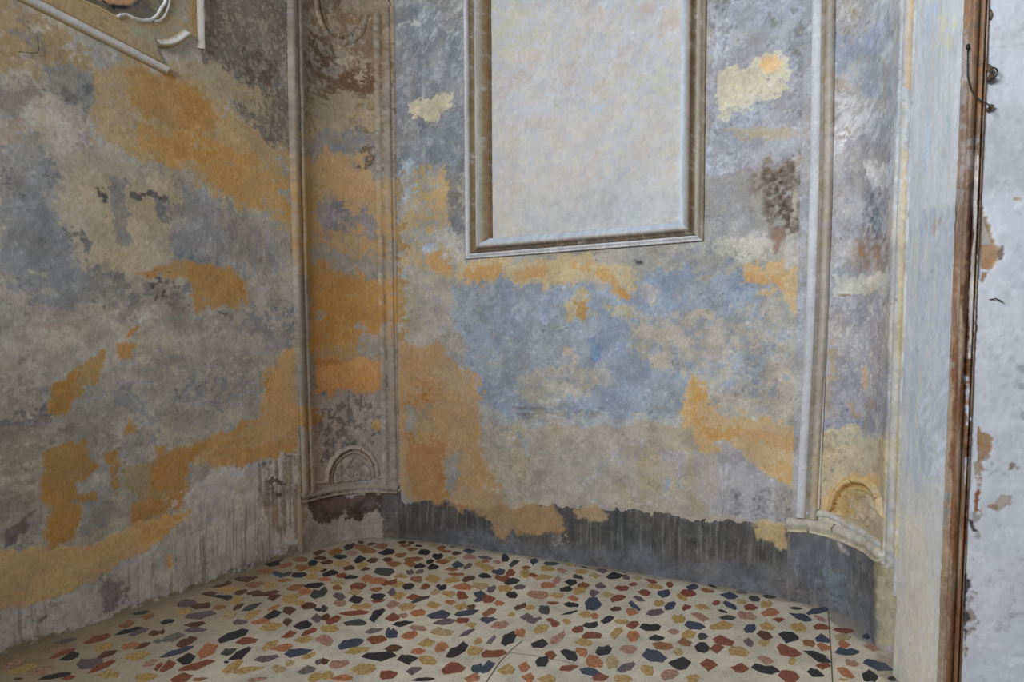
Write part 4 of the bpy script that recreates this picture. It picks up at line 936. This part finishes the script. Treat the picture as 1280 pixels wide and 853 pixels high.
ST = '''
0 753|440 335 610 290 30 v|670 325 880 275 50 r|1060 95 1200 80 26 g|1130 125 1230 110 40 b|950 195 1070 165 50 b|920 260 1140 205 35 k|1030 265 1190 215 35 v|1185 265 1290 235 45 d|1070 375 1200 330 30 d|970 365 1130 330 40 o|750 385 900 335 65 y|780 445 935 390 45 d|1000 455 1190 410 60 y|1140 515 1255 470 45 p|1235 540 1300 500 40 r|480 465 630 410 55 k|400 445 600 370 30 r|615 495 820 485 85 v|700 565 920 475 45 r|780 590 950 570 60 y|20 525 200 465 50 p|60 565 300 515 50 y|240 580 430 530 55 p|310 620 560 570 40 k|490 620 600 595 30 r|1080 615 1250 590 60 y|110 620 180 612 16 g|400 385 500 380 30 p|1220 320 1290 310 30 u
200 753|140 15 290 5 60 v|260 45 400 20 45 d|420 55 530 35 25 b|585 60 670 15 30 d|655 75 810 10 40 g|150 85 260 65 45 y|205 130 445 90 45 v|0 170 115 145 38 k|470 125 610 95 60 w|680 130 800 70 60 y|860 70 960 30 30 o|985 75 1085 65 60 d|1130 35 1250 30 50 d|1235 65 1290 60 30 k|830 125 970 85 60 k|585 160 695 160 45 v|730 165 870 150 40 o|985 170 1060 150 55 d|1070 190 1210 180 55 k|1210 130 1290 130 60 v|800 215 970 180 70 y|190 190 360 175 38 d|195 230 380 215 40 v|0 245 35 235 40 d|10 315 195 260 50 u|130 345 290 290 65 d|0 440 260 360 45 n|465 300 700 230 60 k|300 415 460 350 90 o|605 325 780 295 55 r|970 280 1090 245 50 r|1130 265 1250 215 40 r|1070 310 1220 290 60 y|1240 310 1290 290 40 p|815 375 945 320 55 y|885 385 1060 355 50 o|1000 425 1215 385 65 n|485 425 615 375 60 g|550 470 725 380 65 k|510 485 550 478 20 k|135 470 280 445 70 k|0 540 125 480 70 r|150 555 435 475 50 r|755 470 945 440 50 v|1130 450 1240 415 45 y|1240 490 1290 470 40 v|500 560 665 475 60 y|560 560 830 530 50 y|890 530 1000 545 55 w|1000 500 1075 480 45 w|1095 565 1240 525 50 u|1185 620 1300 580 70 y|90 625 260 590 60 r|260 628 380 612 25 b|700 630 860 605 30 p
400 753|0 60 65 50 50 g|110 20 205 15 45 p|245 45 410 30 50 y|530 35 640 5 55 p|625 50 770 35 50 y|855 30 965 20 55 y|1075 45 1170 30 55 y|1170 50 1245 30 35 d|1000 5 1085 5 35 o|155 100 385 80 35 r|395 130 520 75 80 k|720 100 845 80 55 o|860 100 1040 100 60 n|1080 105 1265 70 45 n|0 140 80 110 50 d|50 155 165 130 50 r|190 165 370 165 45 g|520 135 640 110 60 r|620 110 700 110 35 p|580 185 745 160 40 k|905 175 1085 150 45 v|1090 155 1195 150 45 r|5 215 150 220 55 y|360 245 510 210 40 u|525 250 620 250 80 n|715 200 850 215 40 p|880 240 1065 235 60 w|1165 185 1250 180 40 y|1115 275 1240 220 35 v|-20 300 105 310 75 p|650 280 775 255 55 o|150 355 340 310 60 n|375 305 530 300 60 r|780 335 920 320 60 y|520 370 660 365 50 d|200 410 400 360 60 y|920 375 1025 360 70 o|1010 430 1180 340 75 k|1230 320 1290 310 50 y|1175 400 1290 390 70 y|725 405 845 385 45 o|335 445 600 430 65 k|620 465 775 450 75 k|785 460 930 480 70 y|0 480 75 470 50 d|75 505 230 490 50 p|250 540 445 540 75 y|690 560 815 540 55 v|975 545 1160 520 90 r|1210 540 1300 530 70 n|480 590 615 570 70 r|0 600 105 575 65 y|85 615 255 605 45 o|730 625 910 615 25 k|1155 615 1275 600 55 o
600 753|270 50 370 25 40 d|360 50 440 40 40 y|470 65 555 65 70 g|535 12 630 8 25 r|670 20 790 20 40 k|840 15 970 15 85 n|1040 55 1130 55 35 d|1190 5 1280 60 45 n|15 95 125 65 50 b|0 150 135 145 42 n|215 105 280 95 30 y|320 120 420 120 50 v|370 160 490 135 45 v|525 140 600 155 30 r|565 175 635 175 50 r|660 160 725 160 45 y|645 105 775 75 18 k|790 105 885 105 50 y|885 115 945 110 50 o|965 160 1075 125 50 k|1075 155 1190 160 40 y|1170 80 1270 85 55 o|90 195 230 175 55 p|430 235 550 200 65 y|735 225 825 215 50 r|820 190 940 185 50 k|820 270 970 265 50 r|1040 260 1140 240 75 y|1170 190 1275 180 50 r|1175 285 1275 270 80 o|275 255 360 235 75 o|170 320 290 270 80 k|50 335 125 285 45 u|560 330 680 255 65 p|410 335 540 335 65 k|755 325 900 325 70 y|925 405 1050 375 70 k|1120 385 1255 375 70 p|15 420 205 410 60 r|520 425 610 425 60 r|645 400 775 445 75 k|765 400 855 410 65 o|850 470 980 480 85 o|445 480 545 480 85 k|-10 550 115 495 75 n|140 540 275 540 75 y|305 520 400 520 65 o|640 540 780 515 45 r|1005 490 1110 475 90 w|800 545 980 575 55 n|1095 545 1240 505 60 v|330 605 435 610 70 o|460 620 600 615 60 y|900 610 1030 600 55 r|1070 610 1215 620 55 y|-10 320 15 315 30 y|-5 385 25 385 35 y
800 753|110 10 195 8 50 y|195 35 285 20 60 n|335 55 410 30 50 r|440 30 570 55 45 y|575 10 640 5 35 r|665 5 770 50 40 n|835 40 945 50 45 r|965 15 1060 20 50 y|970 80 1115 85 60 o|620 65 700 85 20 k|50 95 190 80 45 v|410 105 550 130 60 p|635 120 765 128 35 g|780 105 930 115 70 p|255 135 360 135 70 y|0 200 165 200 55 k|360 180 520 205 60 n|560 195 750 180 60 y|830 215 925 215 65 n|960 190 1080 205 60 y|1065 140 1160 145 35 r|220 240 315 240 45 p|335 265 445 245 65 y|460 280 545 275 50 g|585 300 750 320 65 r|935 260 1060 280 60 d|70 290 195 290 45 k|830 320 905 330 60 v|945 330 1035 320 65 y|300 320 415 325 55 b|100 340 260 365 55 b|440 360 550 370 85 k|560 380 670 370 60 r|710 390 870 400 75 y|270 400 350 400 60 w|20 415 215 450 100 n|230 500 405 490 85 k|480 500 620 505 85 r|725 530 865 535 70 r|895 520 1115 560 65 k|935 450 1065 480 60 p|5 550 105 550 80 y|165 590 310 580 75 p|370 615 480 615 60 y
960 753|165 50 275 55 22 g|310 85 475 60 45 n|170 95 345 145 50 n|180 200 305 205 75 y|365 200 500 205 40 r|85 270 240 290 85 k|380 285 495 300 60 n|370 120 470 150 35 p|280 320 375 340 55 b|390 345 510 385 55 o|75 370 265 425 75 r|290 400 500 475 65 k|165 475 225 470 60 y|385 515 500 515 45 r|315 550 445 590 55 k|85 590 250 610 80 r|525 225 680 235 38 r|530 280 660 280 50 w|560 330 660 340 50 o|540 400 725 400 65 n|620 480 730 500 60 p|765 490 1000 535 65 n|550 530 695 600 70 o|755 590 875 600 85 k|955 610 1025 620 35 k|755 270 820 280 45 n|770 360 900 380 40 p|560 625 640 620 20 y
100 673|1055 400 1210 360 20 d|975 455 1095 440 35 d|1050 470 1215 475 30 k|780 530 925 515 50 d|890 550 1040 545 40 d|1060 565 1170 550 25 b|780 600 890 585 40 y|1220 500 1280 495 45 y|1230 560 1290 545 40 d|1240 330 1290 320 20 d|1100 420 1250 410 30 y
280 663|335 275 445 270 35 k|370 250 470 240 18 d|545 235 665 230 38 b|670 270 755 260 42 k|710 190 815 170 35 d|715 225 820 225 30 d|770 260 870 255 30 d|870 220 980 215 30 k|960 145 1050 125 45 k|830 185 950 165 50 b|1040 240 1130 230 50 k|1140 245 1230 240 40 d|870 275 1000 270 40 y|955 305 1045 300 35 d|1060 290 1150 280 45 y|1090 320 1170 305 25 d|430 290 550 275 35 b|570 305 700 300 45 b|660 320 790 315 45 y|740 330 820 318 22 k|385 350 465 348 35 n|440 370 545 340 30 g|540 365 660 360 38 k|790 350 910 340 38 k|895 370 980 355 40 r|960 380 1075 370 28 k|1090 400 1190 380 55 o|1200 335 1360 335 55 g|80 395 190 375 28 v|105 410 265 385 35 d|640 380 750 370 45 y|750 395 855 390 35 o|430 405 540 398 28 b|1160 410 1290 400 50 o|170 450 310 430 45 b|300 460 430 435 55 y|0 430 60 420 30 d|0 490 110 475 50 y|500 480 640 440 45 b|640 450 800 440 38 k|865 460 945 460 40 b|850 425 960 425 35 w|1010 450 1140 445 50 r|1160 480 1265 475 32 b|80 510 180 490 35 d|175 510 310 495 28 d|230 530 440 495 35 d|590 500 700 485 50 o|690 525 825 490 75 g|460 560 620 530 65 y|870 535 970 535 55 v|990 500 1100 495 50 w|1000 565 1115 545 60 k|1175 545 1290 525 55 k|350 555 455 530 38 d|0 545 65 540 40 g|60 580 160 555 65 y|540 590 650 580 45 y|880 590 970 585 50 p|1180 572 1290 558 28 r|265 330 400 330 35 b|1070 100 1120 95 22 k|1140 115 1225 108 22 d|1090 170 1220 165 45 b|985 185 1080 185 40 p|1200 140 1310 125 45 b|1030 140 1160 135 40 b
460 663|80 190 205 165 45 k|130 190 220 175 30 b|235 105 305 98 22 d|320 105 370 102 14 d|250 130 340 125 25 b|380 128 435 128 14 k|310 155 400 155 28 b|400 180 500 178 40 k|480 125 550 120 30 w|545 150 625 140 40 b|590 172 670 172 25 b|670 188 750 186 25 d|760 168 855 168 38 n|650 135 700 135 15 v|515 215 600 208 42 k|760 220 860 210 42 p|880 215 995 228 22 v|605 235 700 225 30 w|210 205 310 200 35 b|115 240 195 238 32 d|290 235 440 235 35 b|465 260 530 245 35 k|540 262 650 250 35 b|285 265 385 275 45 b|150 275 270 270 40 b|370 290 465 285 38 k|475 300 565 295 50 k|675 280 765 275 48 n|760 305 830 275 38 v|850 275 925 280 45 y|910 250 975 250 20 b|1000 262 1060 258 28 p|1070 225 1130 225 65 k|1130 280 1210 250 45 g|900 305 1010 305 50 y|990 340 1095 325 48 n|1100 345 1180 340 55 r|305 340 365 335 40 v|380 340 445 325 30 v|615 315 720 318 25 b|880 368 985 368 42 k|640 355 770 360 25 b|210 370 310 370 35 y|450 395 580 390 60 y|750 405 855 380 42 d|335 395 430 395 48 b|605 400 740 400 42 y|105 430 230 415 50 r|1015 385 1130 390 50 r|1090 420 1210 405 50 k|175 440 290 432 42 y|275 455 370 448 45 k|415 465 495 445 45 r|545 460 625 460 48 k|675 455 830 455 50 o|830 455 960 450 55 w|950 485 1025 465 50 v|1040 470 1150 470 55 y|1165 460 1260 450 38 v|155 500 225 495 55 v|500 500 575 495 42 w|590 515 695 515 45 y|710 525 800 530 60 r|180 535 300 520 60 y|305 545 430 535 45 r|345 580 495 530 28 g|845 510 935 515 45 n|850 560 930 545 40 n|915 550 1015 550 65 r|1105 515 1195 515 62 k|1010 585 1090 585 40 o|1210 350 1290 350 60 y
640 673|145 195 210 185 45 n|255 205 380 205 28 n|230 240 340 250 48 y|355 265 435 262 38 p|430 215 510 225 25 w|550 230 610 240 12 n|75 240 150 238 28 b|505 268 615 270 35 y|670 260 765 268 32 v|615 300 710 300 40 w|485 300 570 320 32 g|755 305 890 300 50 k|885 312 940 312 38 v|965 320 1050 320 35 w|130 300 205 298 32 r|180 320 320 312 38 y|325 345 390 330 55 p|1065 335 1160 360 32 r|875 272 920 276 12 v|420 350 515 360 52 k|525 378 620 375 42 r|230 380 350 380 42 o|665 385 755 385 48 v|930 370 1005 372 28 r|1080 385 1210 395 40 y|385 410 485 408 38 k|490 430 590 410 50 y|820 405 935 402 42 r|1230 375 1290 375 45 r|620 450 700 440 52 v|1005 435 1110 438 42 r|720 455 820 455 42 w|1165 455 1265 440 55 n|120 455 285 460 70 p|300 460 410 460 42 y|445 480 535 490 42 o|790 490 910 475 45 r|970 475 1060 500 38 v
800 683|370 330 465 328 42 n|485 350 590 370 28 b|540 310 610 330 16 k|325 375 445 385 50 r|640 395 785 400 48 n|770 365 855 372 28 u|980 400 1090 408 28 g|290 400 375 420 50 y|870 420 960 425 45 g|770 440 850 450 40 w|430 280 510 290 20 w
'''
stones = []
for row in ST.strip().split('\n'):
    it = row.split('|'); ox, oy = map(float, it[0].split())
    for q in it[1:]:
        x0, y0, x1, y1, t, c = q.split(); x0, y0, x1, y1, t = [float(v)/6.4 for v in (x0, y0, x1, y1, t)]
        stones.append((ox+x0, oy+y0, ox+x1, oy+y1, t, c))
rs = random.Random(11)
def stone_outline(x0, y0, x1, y1, t):
    dx, dy = x1-x0, y1-y0
    pts = []
    kind = rs.random(); ta, tb = rs.uniform(.08, .3), rs.uniform(.08, .3)
    t = t*1.13; m_ = .04; x0, x1, y0, y1 = x0-dx*m_, x1+dx*m_, y0-dy*m_, y1+dy*m_; dx, dy = x1-x0, y1-y0
    up = [(rs.uniform(.10, .40), -rs.uniform(.8, 1.1)), (rs.uniform(.55, .95), -rs.uniform(.7, 1.1))]
    dn = [(rs.uniform(.65, .92), rs.uniform(.7, 1.1)), (rs.uniform(.08, .45), rs.uniform(.75, 1.1))]
    if kind < .22: up = [(rs.uniform(.3, .7), -1.15)]
    elif kind < .44: dn = [(rs.uniform(.3, .7), 1.15)]
    elif kind > .85: up.insert(1, (.5, -rs.uniform(.45, .8)))
    up = ([(0, -ta), ] if rs.random() < .25 else [(0, rs.uniform(-.25, .25))])+up+([(1, -tb), (1.0, tb)] if rs.random() < .22 else [(1, rs.uniform(-.25, .25))])
    q = up+dn; out = []
    for i in range(len(q)):
        a, b = q[i], q[(i+1) % len(q)]; out.append(a); L = math.hypot((a[0]-b[0]), (a[1]-b[1])*.4)
        if L > .35:
            for f in ((.5,) if L < .55 else (.33, .67)):
                f += rs.uniform(-.08, .08); out.append((a[0]+(b[0]-a[0])*f+rs.uniform(-.035, .035), (a[1]+(b[1]-a[1])*f)*rs.uniform(.86, 1.14)))
    for a, b in out: pts.append((x0+dx*a, y0+dy*a+b*t*.5))
    return pts
HN = [0]
def stone_geo(pw, h, cx=0, cy=0):
    HN[0] += 1; h = h+(HN[0]*37 % 900)*1.1e-6
    n = len(pw); v = []
    mx = sum(p[0] for p in pw)/n; my = sum(p[1] for p in pw)/n
    for (x, y) in pw: v.append((x-cx, y-cy, -.002))
    for (x, y) in pw: v.append((mx+(x-mx)*.985-cx, my+(y-my)*.985-cy, h))
    f = [[i, (i+1) % n, n+(i+1) % n, n+i] for i in range(n)] + [[n+i for i in range(n)]]
    return v, f
recs = []
for st in stones:
    o2 = stone_outline(*st[:5]); pw = [w2(*floor_uv(x, y)) for x, y in o2]
    ar = abs(sum(o2[i][0]*o2[(i+1) % len(o2)][1]-o2[(i+1) % len(o2)][0]*o2[i][1] for i in range(len(o2))))/2
    if sum(pw[i][0]*pw[(i+1) % len(pw)][1]-pw[(i+1) % len(pw)][0]*pw[i][1] for i in range(len(pw))) < 0: pw = pw[::-1]
    recs.append((ar, pw, st[5]))
recs.sort(key=lambda r: -r[0])
for i, (ar, pw, c) in enumerate(recs[:300]):
    cx = sum(p[0] for p in pw)/len(pw); cy = sum(p[1] for p in pw)/len(pw)
    v, f = stone_geo(pw, .0012, cx, cy)
    o = link('stone_chip', pydata('stone_chip', v, f), 'stone_'+c, FLOOR); o.location = (cx, cy, 0)
def join_stones(name, rr, label):
    V, Fc, mi = [], [], []; keys = list(STC)
    for ar, pw, c in rr:
        v, f = stone_geo(pw, .001); b0 = len(V); V += v; Fc += [[q+b0 for q in ff] for ff in f]; mi += [keys.index(c)]*len(f)
    me = pydata(name, V, Fc)
    for kx in keys: me.materials.append(MATS['stone_'+kx])
    me.polygons.foreach_set('material_index', mi); me.update()
    o = link(name, me, None, FLOOR); o['kind'] = 'stuff'; o['label'] = label
join_stones('small_stone_chips', recs[300:], 'smallest stone chips in the terrazzo')
# floor beyond the lower edge of the frame
more = []
gx = np.arange(-3.0, 2.2, .085); gy = np.arange(-2.0, 3.0, .085)
for x in gx:
    for y in gy:
        u, v = x+rs.uniform(-.02, .02), y+rs.uniform(-.02, .02)
        if v < 0.3: continue
        qx, qy = project(np.array([u]), np.array([v]), np.array([0.0]))
        if qy[0] < 862 and -12 < qx[0] < 1135: continue
        if abs(qx[0]-640) > 1500: continue
        ins = False; R = room
        for i in range(len(R)):
            a, b = R[i], R[(i+1) % len(R)]
            if (a[1] > v) != (b[1] > v) and u < (b[0]-a[0])*(v-a[1])/(b[1]-a[1])+a[0]: ins = not ins
        if not ins: continue
        a0 = rs.uniform(0, math.pi); L = rs.uniform(.022, .042); T = rs.uniform(.012, .024); pw = []
        for j in range(7):
            a = 2*math.pi*j/7+rs.uniform(-.2, .2); ex, ey = L*math.cos(a), T*math.sin(a)
            pw.append(w2(u+ex*math.cos(a0)-ey*math.sin(a0), v+ex*math.sin(a0)+ey*math.cos(a0)))
        more.append((0, pw, rs.choice('kkynyrropdvyb')))
tiny = []
cent = np.array([(sum(p[0] for p in r[1])/len(r[1]), sum(p[1] for p in r[1])/len(r[1]), math.sqrt(r[0])) for r in recs])
tries = 0
while len(tiny) < 650 and tries < 9000:
    tries += 1
    px_, py_ = rs.uniform(0, 1120), rs.uniform(676, 853); u, v = floor_uv(px_, py_)
    lim = np.interp(px_, [0, 375, 437, 500, 985, 1036, 1103, 1120], [828, 695, 679, 679, 753, 764, 812, 822])
    if py_ < lim: continue
    x, y = w2(u, v); L = rs.uniform(.003, .009)
    if np.min(np.hypot(cent[:, 0]-x, cent[:, 1]-y)-cent[:, 2]*.75) < L: continue
    a0 = rs.uniform(0, math.pi); n5 = rs.choice([4, 5]); T = L*rs.uniform(.4, .9)
    pw = [(x+L*math.cos(2*math.pi*j/n5)*math.cos(a0)-T*math.sin(2*math.pi*j/n5)*math.sin(a0), y+L*math.cos(2*math.pi*j/n5)*math.sin(a0)+T*math.sin(2*math.pi*j/n5)*math.cos(a0)) for j in range(n5)]
    tiny.append((0, pw, rs.choice('kwwwypoubwd')))
join_stones('stone_crumbs', tiny, 'tiny stone crumbs scattered between the chips')
if more: join_stones('outer_stone_chips', more, 'stone chips of the terrazzo nearer the doorway')
# joints and cracks in the terrazzo
flat_mat('joint', (120,108,92), .9, .1, 40)
def strip(name, pts, w=.0025):
    pw = [w2(*floor_uv(x, y)) for x, y in pts]; V = []; Fc = []
    for i, (x, y) in enumerate(pw):
        a = pw[max(0, i-1)]; b = pw[min(len(pw)-1, i+1)]; dx, dy = b[0]-a[0], b[1]-a[1]; L = math.hypot(dx, dy)
        V += [(x-dy/L*w, y+dx/L*w, .0006), (x+dy/L*w, y-dx/L*w, .0006)]
    for i in range(len(pw)-1): Fc.append([2*i, 2*i+1, 2*i+3, 2*i+2])
    link(name, pydata(name, V, Fc), 'joint', FLOOR)
strip('tile_joint', [(1035, 760), (1037, 790), (1039, 820), (1041, 860)])
strip('tile_joint', [(655, 800), (640, 812), (625, 828), (606, 856)])
strip('tile_joint', [(636, 816), (666, 820), (700, 826), (722, 831)], .0015)

# ---------------------------------------------------------------- small things: hooks, nails, cable
def tube(name, P, r, mat, parent=None, n=8):
    from mathutils import Vector
    P = [Vector(p) for p in P]; V = []; Fc = []
    for i, p in enumerate(P):
        d = (P[min(i+1, len(P)-1)]-P[max(i-1, 0)]).normalized(); a = d.cross(Vector((0, 0, 1)))
        if a.length < .05: a = d.cross(Vector((1, 0, 0)))
        a.normalize(); b = d.cross(a)
        for j in range(n):
            t = 2*math.pi*j/n; V.append(p+(a*math.cos(t)+b*math.sin(t))*r)
    for i in range(len(P)-1):
        for j in range(n): Fc.append([i*n+j, i*n+(j+1) % n, (i+1)*n+(j+1) % n, (i+1)*n+j])
    Fc.append(list(range(n))[::-1]); Fc.append([(len(P)-1)*n+j for j in range(n)])
    return link(name, pydata(name, V, Fc, True), mat, parent)
def on(px, py, n=.0, lo=None):
    s, z = hit(px, py, lo); return world(np.array([s]), np.array([z]), n)[0]
lo = SK['jb1']-.3
pts = [(1216, 62), (1215.5, 80), (1215, 100), (1217, 118), (1221, 130), (1227, 135), (1231, 138), (1232.5, 145)]
o = tube('hanging_cable', [on(x, y, .044, lo) for x, y in pts], .0022, 'cable_black'); tag(o, 'thin black cable looped down the upper part of the brown door frame', 'cable')
o = tube('cable_clip', [on(1214.5, 60, .026, lo), on(1216, 66, .046, lo)], .005, 'iron', o)
o = tube('hinge_pin', [on(1234, 84, .006, lo), on(1236, 90, .018, lo), on(1236.5, 97, .022, lo), on(1234, 103, .010, lo)], .0075, 'rust'); tag(o, 'rusty hinge pin lump on the edge of the door frame beside the cable', 'hinge')
tube('ring', [on(1237, 88, .02, lo), on(1240, 90, .026, lo), on(1242, 94, .028, lo), on(1241, 99, .026, lo), on(1237, 103, .018, lo), on(1234, 104, .010, lo)], .0022, 'iron', o)
o = tube('hinge_stub', [on(1233, 139, .004, lo), on(1236, 137, .012, lo), on(1238, 133, .016, lo)], .0055, 'rust'); tag(o, 'small rusty hinge stub at the lower end of the black cable', 'hinge')
o = tube('iron_loop', [on(1237, 12, .002, lo), on(1238, 18, .008, lo), on(1237.5, 25, .002, lo)], .003, 'rust'); tag(o, 'small rusty loop at the very top of the door frame edge', 'hook')
o = tube('wall_nail', [on(1237, 375, 0, lo), on(1242, 374, .014, lo), on(1251, 378, .012, lo)], .0018, 'iron'); tag(o, 'bent nail in the white wall beside the door frame', 'nail')
o = tube('bent_wire', [on(22, 65, .006), on(34, 66.5, .008), on(46, 67, .008), on(47.5, 63, .008), on(46, 46, .006)], .0011, 'iron'); tag(o, 'thin bent wire on the left wall under the gilded frame', 'wire')

# ---------------------------------------------------------------- the rest of the room behind the camera
R2 = [path[-1], (3.2, 0.2), (2.0, -2.3), (-2.2, -2.3), left_start]
def slab(name, a, b, z0, z1, label, thick=.12):
    A, B = w2(*a), w2(*b); dx, dy = B[0]-A[0], B[1]-A[1]; L = math.hypot(dx, dy); nx, ny = -dy/L*thick, dx/L*thick
    P = [(A[0], A[1]), (B[0], B[1]), (B[0]+nx, B[1]+ny), (A[0]+nx, A[1]+ny)]
    V = [(x, y, z0) for x, y in P]+[(x, y, z1) for x, y in P]
    Fc = [[0, 1, 5, 4], [1, 2, 6, 5], [2, 3, 7, 6], [3, 0, 4, 7], [4, 5, 6, 7], [3, 2, 1, 0]]
    o = link(name, pydata(name, V, Fc), 'outer_plaster'); tag(o, label, kind='structure'); return o
slab('wall_east', R2[0], R2[1], 0, CEIL, 'plain plaster wall to the right of the viewer')
slab('wall_south', R2[1], R2[2], 0, CEIL, 'plain plaster wall behind the viewer at the right')
slab('wall_rear', R2[2], R2[3], 0, CEIL, 'plain plaster wall behind the viewer')
P0, P1 = R2[3], R2[4]
slab('wall_window_sill', P0, P1, 0, 1.6, 'plain wall under the window behind the viewer')
slab('wall_window_head', P0, P1, 3.9, CEIL, 'plain wall over the window behind the viewer')
def mix(t): return (P0[0]+(P1[0]-P0[0])*t, P0[1]+(P1[1]-P0[1])*t)
slab('wall_window_pier', mix(0), mix(.22), 1.6, 3.9, 'plain wall at one side of the window'); slab('wall_window_pier', mix(.78), mix(1), 1.6, 3.9, 'plain wall at the far side of the window')
cw = [(*w2(*p), CEIL) for p in room]
me = bpy.data.meshes.new('ceiling'); me.from_pydata(cw, [], [list(range(len(cw)))[::-1]]); me.update()
tag(link('ceiling', me, 'outer_plaster'), 'plain plaster ceiling', kind='structure')
